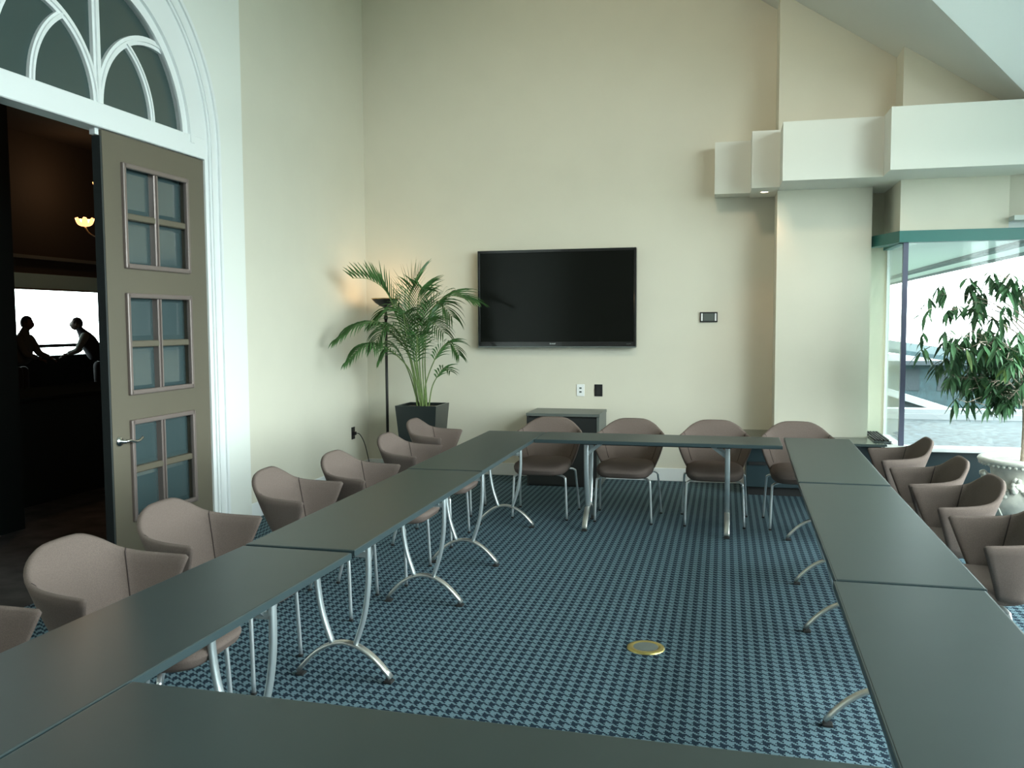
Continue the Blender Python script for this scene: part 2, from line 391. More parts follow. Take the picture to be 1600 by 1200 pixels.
bm = BM(); arc_strip(bm, 0.865, 0.885, XL-0.04, XL+0.016); obj('fan_ring', bm, M_trim, dt)
bm = BM(); box(bm, XL-0.12, XL+0.018, YC-1.14, YC+1.14, 2.905, 3.06, 0.006, 1); obj('transom_bar', bm, M_trim, dt)
# muntins of the fanlight
Z0 = 3.05
bm = BM(); box(bm, XL-0.05, XL-0.005, YC-0.034, YC+0.034, Z0, 3.88); box(bm, XL-0.005, XL+0.008, YC-0.013, YC+0.013, Z0, 3.88)
obj('muntin', bm, M_trim, dt)
for sg in (1, -1):
    bm = BM()
    ang = [PI - i*(PI*0.565)/24 for i in range(25)]
    def curve(r0, r1, x0, x1, cy, a_list):
        prev = None
        for a in a_list:
            ring = [bm.verts.new((x, YC + sg*(cy + r*math.cos(a)), Z0 + r*math.sin(a))) for x, r in ((x0, r0), (x1, r0), (x1, r1), (x0, r1))]
            if prev:
                for j in range(4): bm.faces.new([prev[j], prev[(j+1) % 4], ring[(j+1) % 4], ring[j]])
            else: bm.faces.new(ring)
            prev = ring
        bm.faces.new(prev[::-1])
    curve(0.515, 0.575, XL-0.05, XL-0.006, 0.56, ang)
    curve(0.537, 0.553, XL-0.006, XL+0.006, 0.56, ang)
    obj('muntin', bm, M_trim, dt)
    bm = BM()
    a2 = [i*math.radians(59)/16 for i in range(17)]
    curve(0.528, 0.574, XL-0.05, XL-0.008, 0.0, a2)
    curve(0.545, 0.558, XL-0.008, XL+0.004, 0.0, a2)
    obj('muntin', bm, M_trim, dt)
CS = 0.0145     # one pane of glass per light of the fanlight
def region(y, z):
    a = math.hypot(abs(y)-0.56, z) < 0.545; b = math.hypot(y, z) < 0.551
    return (y > 0, (1 if b else 2) if a else 0)
cells = {}
for iy in range(-62, 62):
    for iz in range(0, 62):
        y = (iy+0.5)*CS; z = (iz+0.5)*CS
        if math.hypot(y, z+Z0-ZA) < 0.885: cells.setdefault(region(y, z), []).append((iy, iz))
for key in sorted(cells):
    bm = BM(); vv = {}
    for iy, iz in cells[key]:
        q = [(iy, iz), (iy+1, iz), (iy+1, iz+1), (iy, iz+1)]
        for p in q:
            if p not in vv: vv[p] = bm.verts.new((XL-0.030, YC+p[0]*CS, Z0+p[1]*CS))
        bm.faces.new([vv[p] for p in q])
    rr = bmesh.ops.extrude_face_region(bm, geom=bm.faces[:]); bmesh.ops.translate(bm, verts=[g for g in rr['geom'] if isinstance(g, bmesh.types.BMVert)], vec=(-0.008, 0, 0))
    obj('fan_pane', bm, M_fanglass, dt)
# catch block under the bar
obj('catch_block', bbox(XL-0.06, XL-0.02, YC-0.03, YC+0.005, 2.865, 2.905), M_trim, dt)

# ------------------------------------------------------------------ DOOR LEAF
dr = bpy.data.objects.new('door_1', None); C.objects.link(dr); dr['kind'] = 'structure'
dr['label'] = 'taupe door leaf with three glazed four-light panels'
X1 = XL - 0.004; X0 = X1 - 0.06
PY0, PY1 = 5.125, 5.835
PZ = [(0.345, 1.01), (1.20, 1.86), (2.045, 2.715)]
bm = BM()
box(bm, X0, X1, YC+0.012, PY0, 0.01, 2.90); box(bm, X0, X1, PY1, YC+1.138, 0.01, 2.90)
zz = [0.01] + [z for p in PZ for z in p] + [2.90]
for i in range(0, len(zz), 2): box(bm, X0, X1, PY0, PY1, zz[i], zz[i+1])
obj('door_frame', bm, M_door, dr)
obj('door_edge', bbox(X1-0.062, X1-0.002, YC-0.004, YC+0.012, 0.01, 2.86), M_dooredge, dr)
yc = (PY0+PY1)/2
for (z0, z1) in PZ:
    zc = (z0+z1)/2
    bm = BM()
    # raised outer moulding
    for (a, b, c_, d_) in ((PY0-0.012, PY0+0.022, z0-0.012, z1+0.012), (PY1-0.022, PY1+0.012, z0-0.012, z1+0.012)): box(bm, X1-0.01, X1+0.022, a, b, c_, d_, 0.008, 2)
    for (c_, d_) in ((z0-0.012, z0+0.022), (z1-0.022, z1+0.012)): box(bm, X1-0.01, X1+0.022, PY0, PY1, c_, d_, 0.008, 2)
    obj('moulding', bm, M_mould, dr)
    bm = BM(); box(bm, X1-0.05, X1+0.004, yc-0.022, yc+0.022, z0, z1, 0.006, 1); box(bm, X1-0.0, X1+0.012, yc-0.008, yc+0.008, z0, z1)
    obj('glazing_bar', bm, M_mould, dr)
    bm = BM(); box(bm, X1-0.05, X1+0.002, PY0, PY1, zc-0.022, zc+0.022, 0.006, 1)
    obj('glazing_bar', bm, M_door, dr)
    for ya, yb in ((PY0, yc-0.010), (yc+0.010, PY1)):
        for za, zb in ((z0, zc-0.010), (zc+0.010, z1)):
            bm = BM()   # bevelled pane
            bvl = 0.045
            o4 = [(X1-0.045, ya, za), (X1-0.045, yb, za), (X1-0.045, yb, zb), (X1-0.045, ya, zb)]
            i4 = [(X1-0.036, ya+bvl, za+bvl), (X1-0.036, yb-bvl, za+bvl), (X1-0.036, yb-bvl, zb-bvl), (X1-0.036, ya+bvl, zb-bvl)]
            vo = [bm.verts.new(p) for p in o4]; vi = [bm.verts.new(p) for p in i4]; vb = [bm.verts.new((p[0]-0.006, p[1], p[2])) for p in o4]
            bm.faces.new(vi); bm.faces.new(vb[::-1])
            for k in range(4):
                bm.faces.new([vo[k], vo[(k+1) % 4], vi[(k+1) % 4], vi[k]]); bm.faces.new([vb[k], vb[(k+1) % 4], vo[(k+1) % 4], vo[k]])
            obj('pane', bm, M_pane_dark, dr)
bm = BM()
lathe(bm, [(0.001, 0.0), (0.034, 0.0), (0.034, 0.006), (0.026, 0.014), (0.012, 0.016), (0.012, 0.05), (0.001, 0.05)], 20)
bmesh.ops.rotate(bm, verts=bm.verts, matrix=Matrix.Rotation(PI/2, 3, 'Y'))
bmesh.ops.translate(bm, verts=bm.verts, vec=(X1, 5.005, 0.893))
tube(bm, smoothpts([(X1+0.045, 4.998, 0.893), (X1+0.052, 5.05, 0.895), (X1+0.05, 5.09, 0.885), (X1+0.05, 5.13, 0.882), (X1+0.05, 5.16, 0.892), (X1+0.045, 5.185, 0.90)], 4), 0.010, 8)
obj('door_handle', bm, M_chrome, dr, smooth=True)

# ------------------------------------------------------------------ LOUNGE SEEN THROUGH THE DOORWAY
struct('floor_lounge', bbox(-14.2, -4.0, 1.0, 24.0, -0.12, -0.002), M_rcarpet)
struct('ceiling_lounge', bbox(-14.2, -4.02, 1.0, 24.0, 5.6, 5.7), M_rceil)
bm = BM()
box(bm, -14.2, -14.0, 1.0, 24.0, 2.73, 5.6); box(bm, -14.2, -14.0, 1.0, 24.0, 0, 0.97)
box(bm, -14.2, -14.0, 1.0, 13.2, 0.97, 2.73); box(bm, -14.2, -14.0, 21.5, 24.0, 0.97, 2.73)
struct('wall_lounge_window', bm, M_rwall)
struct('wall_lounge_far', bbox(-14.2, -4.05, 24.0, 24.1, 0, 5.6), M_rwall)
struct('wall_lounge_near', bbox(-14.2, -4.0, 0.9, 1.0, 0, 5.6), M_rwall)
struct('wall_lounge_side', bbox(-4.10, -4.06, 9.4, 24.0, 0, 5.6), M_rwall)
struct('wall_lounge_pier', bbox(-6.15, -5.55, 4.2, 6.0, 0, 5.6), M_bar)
struct('trim_lounge', bbox(-14.0, -13.90, 1.0, 24.0, 3.04, 3.11), M_strip)
w4 = window('window_4')
obj('roller_shade', bbox(-14.0, -13.97, 13.2, 21.5, 2.43, 2.74), M_shade, w4)
obj('shade_bar', bbox(-14.0, -13.96, 13.2, 21.5, 2.40, 2.44), M_strip, w4)
obj('pane', bbox(-14.12, -14.11, 13.2, 21.5, 0.97, 2.73), M_glass, w4)
obj('window_rail', bbox(-14.08, -14.0, 13.2, 21.5, 1.19, 1.26), M_bar, w4)
# long bar counter
bc = thing('bar_counter', 'long dark bar counter seen through the open doorway', 'counter', (-6.6, 8.5, 0))
obj('body', bbox(-0.45, 0.42, -2.3, 5.0, 0.0, 0.97), M_bar, bc)
obj('countertop', bbox(-0.5, 0.50, -2.3, 5.0, 0.97, 1.005, 0.01), M_bartop, bc)
bc = thing('back_bar', 'dark waist-high cabinet below the distant lounge window', 'cabinet', (-13.3, 16.0, 0))
obj('body', bbox(-0.3, 0.3, -3.3, 3.3, 0.0, 1.02), M_bar, bc)
obj('countertop', bbox(-0.34, 0.34, -3.34, 3.34, 1.02, 1.06, 0.01), M_bar, bc)
def wall_lamp(loc, s, label):
    t = thing('ceiling_lamp', label, 'lamp', loc, 0, 'amber glass lamps in the lounge')
    bm = BM()
    for k in range(7):     # ring of glass petals
        a = 2*PI*k/7
        pts = [(0.02*s*math.cos(a), 0.02*s*math.sin(a), -0.05*s), (0.09*s*math.cos(a), 0.09*s*math.sin(a), -0.02*s), (0.13*s*math.cos(a), 0.13*s*math.sin(a), 0.07*s)]
        sweep(bm, smoothpts(pts, 4), circ(0.045*s, 6, 0.006), scale=[0.4, 0.7, 0.9, 1, 1, 1, 0.9, 0.7, 0.4])
    obj('glass_shade', bm, M_amber, t, True)
    bm = BM(); bmesh.ops.create_icosphere(bm, subdivisions=2, radius=0.05*s); bmesh.ops.translate(bm, verts=bm.verts, vec=(0, 0, 0.02*s)); obj('bulb', bm, M_bulb, t, True)
    bm = BM(); tube(bm, smoothpts([(0, 0, -0.05*s), (0.02*s, 0.05*s, -0.14*s), (0.06*s, 0.14*s, -0.19*s), (0.09*s, 0.22*s, -0.19*s), (0.10*s, 0.34*s, -0.10*s), (0.10*s, 0.40*s, 0.1*s)], 4), 0.010*s, 6); obj('arm', bm, M_petal, t, True)
    bm = BM(); tube(bm, [(0.10*s, 0.40*s, 0.1*s), (0.10*s, 0.40*s, 5.6-loc[2])], 0.008, 6); obj('rod', bm, M_lampblk, t)
def lamp_light(loc, e):
    l = bpy.data.lights.new('lounge_lamp_and_fill', 'POINT'); l.energy = e; l.color = (1.0, 0.6, 0.32); l.shadow_soft_size = 0.08
    o = bpy.data.objects.new('lounge_lamp_and_fill', l); C.objects.link(o); o.location = loc
lamp_light((-6.9, 8.5, 2.98), 3.5); lamp_light((-7.95, 10.12, 3.62), 3.5); lamp_light((-13.0, 16.0, 4.6), 1.8)  # last one is an added fill over the window wall, without a lamp
wall_lamp((-6.9, 8.5, 2.79), 0.75, 'lit amber glass lamp in the dark lounge, lower of two')
wall_lamp((-7.95, 10.12, 3.47), 0.75, 'small amber lamp half hidden by the door edge, upper of two')

# ------------------------------------------------------------------ PEOPLE in the lounge
def skin_mesh(name, verts, edges, radii, mt, parent, sub=2):
    me = bpy.data.meshes.new(name); me.from_pydata(verts, edges, []); o = bpy.data.objects.new(name, me); C.objects.link(o)
    sk = o.modifiers.new('skin', 'SKIN'); ss = o.modifiers.new('sub', 'SUBSURF'); ss.levels = sub; ss.render_levels = sub
    for i, rr in enumerate(radii):
        rx = rr if isinstance(rr, tuple) else (rr, rr)
        me.skin_vertices[0].data[i].radius = rx
    me.skin_vertices[0].data[0].use_root = True
    bpy.context.view_layer.update()
    dg = bpy.context.evaluated_depsgraph_get(); m2 = bpy.data.meshes.new_from_object(o.evaluated_get(dg))
    bpy.data.objects.remove(o, do_unlink=True); m2.name = name
    m2.materials.clear(); m2.materials.append(mt)
    for p in m2.polygons: p.use_smooth = True
    o2 = bpy.data.objects.new(name, m2); C.objects.link(o2); o2.parent = parent; return o2
def head(parent, c, s=1.0, yaw=0.0, pitch=0.0):
    bm = BM(); bmesh.ops.create_uvsphere(bm, u_segments=20, v_segments=14, radius=0.1)
    for v in bm.verts:
        x, y, z = v.co; v.co = Vector((x*0.78, y*0.98, z*1.18))
        if v.co.z < 0: v.co.x *= 1 + v.co.z*2.2; v.co.y += -v.co.z*0.12
        if y > 0.085 and abs(x) < 0.03 and -0.05 < z < 0.02: v.co.y += 0.018
        if y > 0.07 and abs(x) < 0.03 and -0.09 < z <= -0.05: v.co.y += 0.006
    for sx in (-1, 1):
        box(bm, sx*0.078-0.008, sx*0.078+0.008, -0.02, 0.015, -0.03, 0.03, 0.005, 1)
    M_ = Matrix.Translation(c) @ Matrix.Rotation(yaw, 4, 'Z') @ Matrix.Rotation(-pitch, 4, 'X')
    bm.transform(M_); obj('head', bm, M_skin, parent, True)
    bm = BM(); bmesh.ops.create_uvsphere(bm, u_segments=18, v_segments=12, radius=0.106)
    bmesh.ops.delete(bm, geom=[v for v in bm.verts if v.co.z < -0.02 and v.co.y > -0.03 or v.co.z < -0.07 or (v.co.y > 0.07 and v.co.z < 0.045)], context='VERTS')
    for v in bm.verts: v.co = Vector((v.co.x*0.80, v.co.y*1.0-0.004, v.co.z*1.18+0.004))
    bm.transform(M_); obj('hair', bm, M_hair, parent, True)
def person(label, loc, rz, lean, arm_fwd, mt_top, mt_arm, sc=1.0):
    t = thing('person', label, 'person', loc, rz); t.scale = (sc, sc, sc)
    l = lean
    hip = (0, 0, 0.93); wai = (0, 0.02+0.10*l, 1.10); che = (0, 0.03+0.30*l, 1.30); nk = (0, 0.03+0.42*l, 1.44-0.04*l); nk2 = (0, 0.05+0.50*l, 1.53-0.06*l)
    hc_ = Vector(nk2) + Vector((0, 0.03+0.04*l, 0.10-0.02*l))
    V = [hip, wai, che, nk, nk2, tuple(hc_)]; E = [(0, 1), (1, 2), (2, 3), (3, 4), (4, 5)]; Rr = [(0.20, 0.16), (0.20, 0.16), (0.24, 0.18), (0.10, 0.10), (0.068, 0.068), (0.05, 0.05)]
    skin_mesh('torso', V, E, Rr, mt_top, t)
    sh = Vector(che) + Vector((0, 0.02, 0.08))
    for sx in (-1, 1):
        s0 = sh + Vector((sx*0.17, 0, 0)); el = s0 + Vector((sx*0.05, 0.06+0.10*arm_fwd, -0.27)); wr = el + Vector((-sx*0.03, 0.24*arm_fwd, -0.22+0.22*arm_fwd)); hd = wr + Vector((-sx*0.01, 0.08*arm_fwd, -0.08+0.07*arm_fwd))
        skin_mesh('sleeve', [tuple(sh+Vector((sx*0.10, 0, 0))), tuple(s0), tuple((s0+el)/2), tuple(el), tuple(wr)], [(0, 1), (1, 2), (2, 3), (3, 4)], [0.09, 0.088, 0.072, 0.058, 0.044], mt_arm, t)
        V = [tuple(wr), tuple(hd)]; E = [(0, 1)]; Rr = [0.026, 0.032]
        d = (hd-wr).normalized()
        skin_mesh('hand', V, E, Rr, M_skin, t, 1)
        bm = BM()
        for k in range(4):
            off = Vector((0.014*(k-1.5), 0, 0)); p0 = hd+off; p1 = p0+d*0.045+Vector((0, 0, -0.006)); p2 = p1+d*0.03*(1-0.15*abs(k-1.5))+Vector((0, 0, -0.016))
            tube(bm, [p0, p1, p2], 0.0085, 6)
        th = hd+Vector((-sx*0.03, 0, 0.005)); tube(bm, [th, th+d*0.03+Vector((-sx*0.012, 0, 0)), th+d*0.055+Vector((-sx*0.010, 0, 0))], 0.009, 6)
        obj('finger', bm, M_skin, t, True)
        hp = Vector((sx*0.09, 0, 0.92))
        skin_mesh('trouser_leg', [tuple(hp), (sx*0.10, 0.02, 0.50), (sx*0.10, -0.02, 0.09)], [(0, 1), (1, 2)], [0.095, 0.065, 0.055], M_trouser, t)
        bm = BM(); box(bm, sx*0.10-0.045, sx*0.10+0.045, -0.09, 0.17, 0.0, 0.085, 0.03, 2); obj('shoe', bm, M_hair, t, True)
    hc = Vector(nk2) + Vector((0, 0.03+0.04*l, 0.115-0.02*l))
    head(t, hc, 1.0, 0, -0.45*l)
    return t
# local +Y is forward
person('person in a grey shirt standing at the lounge window, in silhouette', (-12.0, 13.02, 0), math.radians(-75), 0.12, 0.75, M_shirt_grey, M_shirt_grey, 1.04)
person('person in a dark waistcoat leaning forward behind the bar, in silhouette', (-12.0, 15.02, 0), math.radians(125), 0.5, 0.75, M_shirt_dark, M_sleeve, 1.05)

# ------------------------------------------------------------------ OUTSIDE
struct('ground_lawn', bbox(-260, 260, -260, 260, -9.2, -9.0), M_water)
o = struct('ground_gravel_roof', bbox(1.60, 30, 8.65, 18.3, -0.35, -0.20), M_gravel)
pr = thing('roof_parapet', 'pale roof parapet edging the gravel roof outside the window', 'parapet', (0, 0, 0))
obj('coping', bbox(1.6, 30, 18.0, 18.35, -0.20, -0.02), M_parapet, pr)
obj('coping_lip', bbox(1.6, 30, 17.9, 18.0, -0.20, -0.10), M_parapet, pr)
ev = thing('roof_overhang', 'white roof overhang with grey fascia above the outside terrace', 'roof', (0, 0, 0))
obj('soffit', bbox(1.75, 4.55, 9.5, 34, 2.92, 3.0), M_extwhite, ev)
obj('gutter', bbox(4.55, 4.75, 9.5, 34, 2.86, 2.98), M_extgrey, ev)
obj('fascia', bbox(4.75, 5.15, 9.5, 34, 2.86, 2.95), M_extwhite, ev)
obj('drip_edge', bbox(5.15, 5.2, 9.5, 34, 2.80, 2.95), M_extgrey, ev)
th_ = thing('terminal_block', 'long dark low building on the horizon beyond the parapet', 'building', (26, 60, 0))
obj('wall', bbox(-30, 30, -2, 8, -9.0, -1.0), M_far_teal, th_)
obj('roof', bbox(-31, 31, -3, 9, -1.0, -0.75), M_far_dark, th_)
for k in range(14): obj('window', bbox(-20+2.2*k, -18.8+2.2*k, -2.05, -2.0, -2.6, -1.3), M_far_dark, th_)
# sloping shed roof in the mid distance
sh_ = thing('grey_shed_roof', 'dark sloping shed roof with pale verge outside the window', 'roof', (0, 0, 0))
bm = BM(); prism(bm, [(3.2, -1.2), (3.2, -0.1), (8.8, -1.9), (8.8, -3.0)], 'y', 30, 36); obj('roof', bm, M_far_dark, sh_)
bm = BM(); prism(bm, [(3.2, -0.1), (3.2, 0.12), (8.8, -1.68), (8.8, -1.9)], 'y', 29.8, 30.2); obj('verge', bm, M_parapet, sh_)
br = thing('flyover_roof', 'slanting pale flyover deck on a pillar beyond the terrace', 'bridge', (0, 0, 0))
bm = BM(); prism(bm, [(6, 0.98), (6, 0.55), (24, -2.05), (24, -1.70)], 'y', 44, 50); obj('deck', bm, M_far_pale, br)
bm = BM(); prism(bm, [(6, 0.60), (6, 0.40), (24, -2.25), (24, -2.05)], 'y', 43.8, 44.2); obj('edge', bm, M_far_teal, br)
obj('pillar', bbox(12.6, 13.9, 45, 47, -9, -0.3), M_far_teal, br)

# ------------------------------------------------------------------ TABLES
def make_table(name, L, W, label, group, inset=0.42):
    t = thing(name, label, 'table', (0, 0, 0), 0, group)
    H = 0.73; h = L/2; w = W/2
    obj('tabletop', bbox(-w+0.004, w-0.004, -h+0.004, h-0.004, H-0.026, H, 0.003, 2), M_table, t)
    bm = BM()
    for (a, b, c_, d_) in ((-w, -w+0.006, -h, h), (w-0.006, w, -h, h), (-w+0.006, w-0.006, -h, -h+0.006), (-w+0.006, w-0.006, h-0.006, h)): box(bm, a, b, c_, d_, H-0.028, H-0.001, 0.002, 1)
    obj('edge_band', bm, M_edge, t)
    obj('under_rail', bbox(-0.02, 0.02, -h+inset, h-inset, H-0.065, H-0.028), M_under, t)
    for sy in (-1, 1):
        y = sy*(h-inset)
        bm = BM()
        for sx in (-1, 1):
            pts = smoothpts([(sx*0.128, y, 0.70), (sx*0.131, y, 0.58), (sx*0.126, y, 0.44), (sx*0.103, y, 0.30), (sx*0.058, y, 0.165)], 5)
            sweep(bm, pts, [(0.0195*math.copysign(abs(math.cos(a))**0.7, math.cos(a)), 0.011*math.copysign(abs(math.sin(a))**0.7, math.sin(a))) for a in [2*PI*i/10 for i in range(10)]], up=Vector((1, 0, 0)))
        lg = obj('leg', bm, M_silver, t, True)
        bm = BM()
        pts = [(x, y, 0.018+0.155*(1-(abs(x)/0.235)**2.0)) for x in [-0.232+0.464*i/20 for i in range(21)]]
        sc = [1.0]*21
        sweep(bm, pts, [(0.021*math.copysign(abs(math.cos(a))**0.6, math.cos(a)), 0.0095*math.copysign(abs(math.sin(a))**0.6, math.sin(a))) for a in [2*PI*i/10 for i in range(10)]], up=Vector((0, 0, 1)), scale=sc)
        obj('arched_foot', bm, M_brushed, t, True)
        for sx in (-1, 1):
            obj('foot_pad', bbox(sx*0.222-0.02, sx*0.222+0.02, y-0.022, y+0.022, 0.0, 0.012, 0.003, 1), M_rubber, t)
        bm = BM(); sweep(bm, [(0.095, y, 0.60), (0.095, y-sy*0.13, 0.70)], [(-0.008, -0.012), (0.008, -0.012), (0.008, 0.012), (-0.008, 0.012)]); sweep(bm, [(-0.095, y, 0.60), (-0.095, y-sy*0.13, 0.70)], [(-0.008, -0.012), (0.008, -0.012), (0.008, 0.012), (-0.008, 0.012)])
        box(bm, -0.13, 0.13, y-0.012, y+0.012, 0.585, 0.61)
        obj('brace', bm, M_silver, t)
        obj('top_plate', bbox(-0.19, 0.19, y-0.03, y+0.03, 0.688, 0.702), M_under, t)
    return t
G = 'dark training tables set in a hollow rectangle'
tab = make_table('training_table', 1.972, 0.497, '', G)
spots = [
    ((-1.713, 4.300, 0), 0.0, 1.0, 'dark training table, middle one of the left-hand row beside the doorway'),
    ((-1.720, 6.318, 0), 0.0, 1.028, 'dark training table at far left, meeting the far table near the palm'),
    ((-1.738, 2.300, 0), -0.028, 1.0, 'dark training table at near left, closest to the camera in left row'),
    ((0.661, 4.285, 0), -0.0145, 1.0, 'dark training table, middle one of the right-hand row by the windows'),
    ((0.700, 6.318, 0), -0.022, 1.028, 'dark training table at far right, ending by the dark window cabinet'),
    ((0.620, 2.295, 0), -0.018, 1.0, 'dark training table at near right corner of the picture'),
]
for i, (loc, rz, sy, lab) in enumerate(spots):
    o = tab if i == 0 else copy_tree(tab)
    o.location = loc; o.rotation_euler = (0, 0, rz); o.scale = (1, sy, 1); o['label'] = lab
tf = make_table('training_table', 1.90, 0.50, 'dark training table across the far end, in front of four chairs', G, 0.40)
tf.location = (-0.513, 7.088, 0); tf.rotation_euler = (0, 0, PI/2 - 0.006)
tn = make_table('training_table', 1.83, 0.50, 'dark training table across the bottom edge of the picture', G, 0.40)
tn.location = (-0.585, 1.682, 0); tn.rotation_euler = (0, 0, PI/2 - 0.022)

# ------------------------------------------------------------------ CHAIRS
TOPT = [(0, (0, -0.405, 0.800)), (0.2, (0.112, -0.400, 0.794)), (0.36, (0.200, -0.374, 0.757)), (0.5, (0.262, -0.322, 0.710)), (0.63, (0.294, -0.245, 0.688)), (0.8, (0.311, -0.145, 0.679)), (1.0, (0.316, -0.030, 0.674))]
BOTT = [(0, (0, -0.255, 0.400)), (0.2, (0.085, -0.252, 0.400)), (0.36, (0.150, -0.238, 0.400)), (0.5, (0.188, -0.215, 0.402)), (0.63, (0.208, -0.190, 0.405)), (0.8, (0.218, -0.155, 0.41)), (1.0, (0.222, -0.115, 0.42))]
def shell_point(u, v, inner):
    s = -1 if u < 0 else 1; a = abs(u)
    T = Vector(spl(TOPT, a)); B = Vector(spl(BOTT, a))
    k = v; bul = 0.010*math.sin(PI*min(1, v))*(1-v*0.4)
    p = B.lerp(T, k)
    # outward direction in plan
    a2 = min(1.0, a+0.02); a1 = max(0.0, a-0.02)
    d = Vector(spl(TOPT, a2)) - Vector(spl(TOPT, a1)); d.z = 0; d.normalize(); nrm = Vector((d.y, -d.x, 0))
    if a < 0.021: nrm = Vector((0, -1, 0))
    if nrm.dot(Vector((T.x, T.y+0.15, 0))) < 0: nrm = -nrm
    p = p + nrm*bul
    if inner: p = p - nrm*(0.040 - 0.012*v)*(1.0 if a < 0.7 else 1.0 - 0.5*(a-0.7)/0.3)
    p.x *= s
    return p
def make_chair():
    t = thing('conference_chair', '', 'chair', (0, 0, 0), 0, 'brown tub chairs around the tables')
    bm = BM(); NU = 36; NV = 9
    vs_ = [(i/(NV-1)) for i in range(NV)]
    cols = []
    for i in range(NU+1):
        u = -1 + 2*i/NU
        out = [bm.verts.new(shell_point(u, v, False)) for v in vs_]
        inn = [bm.verts.new(shell_point(u, v, True)) for v in vs_]
        top = bm.verts.new((out[-1].co+inn[-1].co)/2 + Vector((0, 0, 0.012)))
        cols.append(out + [top] + inn[::-1])
    m_ = len(cols[0])
    for a, b in zip(cols, cols[1:]):
        for j in range(m_): bm.faces.new([a[j], a[(j+1) % m_], b[(j+1) % m_], b[j]])
    # rounded front ends
    for cidx, fw in ((0, 1), (-1, 1)):
        col = cols[cidx]; mid = [bm.verts.new((col[j].co+col[2*NV-j].co)/2 + Vector((0, 0.012, 0))) for j in range(NV)]
        for j in range(NV-1):
            bm.faces.new([col[j], col[j+1], mid[j+1], mid[j]]); bm.faces.new([mid[j], mid[j+1], col[2*NV-j-1], col[2*NV-j]])
        bm.faces.new([col[NV-1], col[NV], col[NV+1], mid[NV-1]]); bm.faces.new([col[0], mid[0], col[2*NV]])
    obj('backrest', bm, M_fabric, t, True)
    for s in (-1, 1):
        bm = BM()
        pts = [shell_point(s*0.55, v, True) for v in [0.25+0.75*k/10 for k in range(11)]]
        cen = Vector((0, -0.12, 0))
        pts = [p + Vector(((cen.x-p.x), (cen.y-p.y), 0)).normalized()*0.0005 for p in pts] + [shell_point(s*0.55, 1.0, True).lerp(shell_point(s*0.55, 1.0, False), 0.5)+Vector((0, 0, 0.012))]
        tube(bm, pts, 0.0028, 6); obj('seam', bm, M_seam, t, True)
    # seat cushion
    bm = BM(); rings = []
    n = 36
    for (sc, z, dy) in ((0.70, 0.380, 0.0), (0.88, 0.388, 0), (0.96, 0.405, 0), (0.995, 0.43, 0), (1.0, 0.447, 0), (0.97, 0.464, 0), (0.88, 0.474, 0), (0.6, 0.478, 0)):
        ring = []
        for k in range(n):
            a = 2*PI*k/n; ca, sa = math.cos(a), math.sin(a)
            x = 0.232*math.copysign(abs(ca)**0.42, ca)*sc; y = 0.02 + 0.31*math.copysign(abs(sa)**0.62, sa)*sc
            if y < 0: x *= 1 + y*0.42
            ring.append(bm.verts.new((x, y, z - (0.018 if (sa > 0.7 and z > 0.44) else 0)*(abs(sa)-0.7)*3)))
        rings.append(ring)
    for a, b in zip(rings, rings[1:]):
        for i in range(n): bm.faces.new([a[i], a[(i+1) % n], b[(i+1) % n], b[i]])
    bm.faces.new(rings[0][::-1]); bm.faces.new(rings[-1])
    obj('seat', bm, M_fabric, t, True)
    for sx in (-1, 1):
        bm = BM(); tube(bm, smoothpts([(sx*0.11, 0.12, 0.372), (sx*0.17, 0.17, 0.376), (sx*0.212, 0.196, 0.362), (sx*0.222, 0.203, 0.32), (sx*0.234, 0.215, 0.012)], 5), 0.0095, 8, up=Vector((0.3, 1, 0)))
        obj('leg', bm, M_satin, t, True)
        bm = BM(); tube(bm, smoothpts([(sx*0.11, -0.08, 0.372), (sx*0.19, -0.12, 0.388), (sx*0.238, -0.145, 0.375), (sx*0.25, -0.155, 0.33), (sx*0.268, -0.235, 0.012)], 5), 0.0095, 8, up=Vector((0.3, 1, 0)))
        obj('leg', bm, M_satin, t, True)
        obj('foot_cap', bbox(sx*0.234-0.011, sx*0.234+0.011, 0.204, 0.226, 0.0, 0.014, 0.003, 1), M_rubber, t)
        obj('foot_cap', bbox(sx*0.268-0.011, sx*0.268+0.011, -0.246, -0.224, 0.0, 0.014, 0.003, 1), M_rubber, t)
    bm = BM(); box(bm, -0.12, 0.12, -0.10, 0.14, 0.362, 0.382, 0.006, 1); obj('seat_frame', bm, M_under, t)
    return t
chair = make_chair()
cs = [
    (-2.25, 2.20, -90, 'brown fabric tub chair at left edge of the picture, mostly cut off'),
    (-2.18, 2.95, -90, 'brown fabric tub chair at near left, its whole back seen before the dark doorway'),
    (-2.25, 3.70, -89, 'brown fabric tub chair in front of the taupe door leaf'),
    (-2.24, 4.70, -86, 'brown fabric tub chair right beside the white door casing, left row'),
    (-2.15, 5.40, -90, 'brown fabric tub chair on left side below the black wall outlet'),
    (-2.16, 6.38, -90, 'brown fabric tub chair in front of the floor lamp pole'),
    (-2.31, 7.42, -90, 'brown fabric tub chair in front of the black square planter'),
    (-1.50, 7.42, 180, 'brown fabric tub chair before the black cabinet, facing the far table'),
    (-0.79, 7.42, 178, 'brown fabric tub chair at far table, directly right of the black cabinet'),
    (-0.065, 7.42, 181, 'brown fabric tub chair at far table below the wall control panel'),
    (0.605, 7.42, 180, 'brown fabric tub chair at the far right corner in front of the wall column'),
    (1.06, 6.87, 90, 'brown fabric tub chair of the window row, farthest, below the window post'),
    (1.06, 5.93, 90, 'brown fabric tub chair of the window row, second from the window sill'),
    (1.065, 5.24, 91, 'brown fabric tub chair of the window row, overlapping the stone urn'),
    (1.08, 4.43, 90, 'brown fabric tub chair at right edge of picture, nearest of the window row'),
]
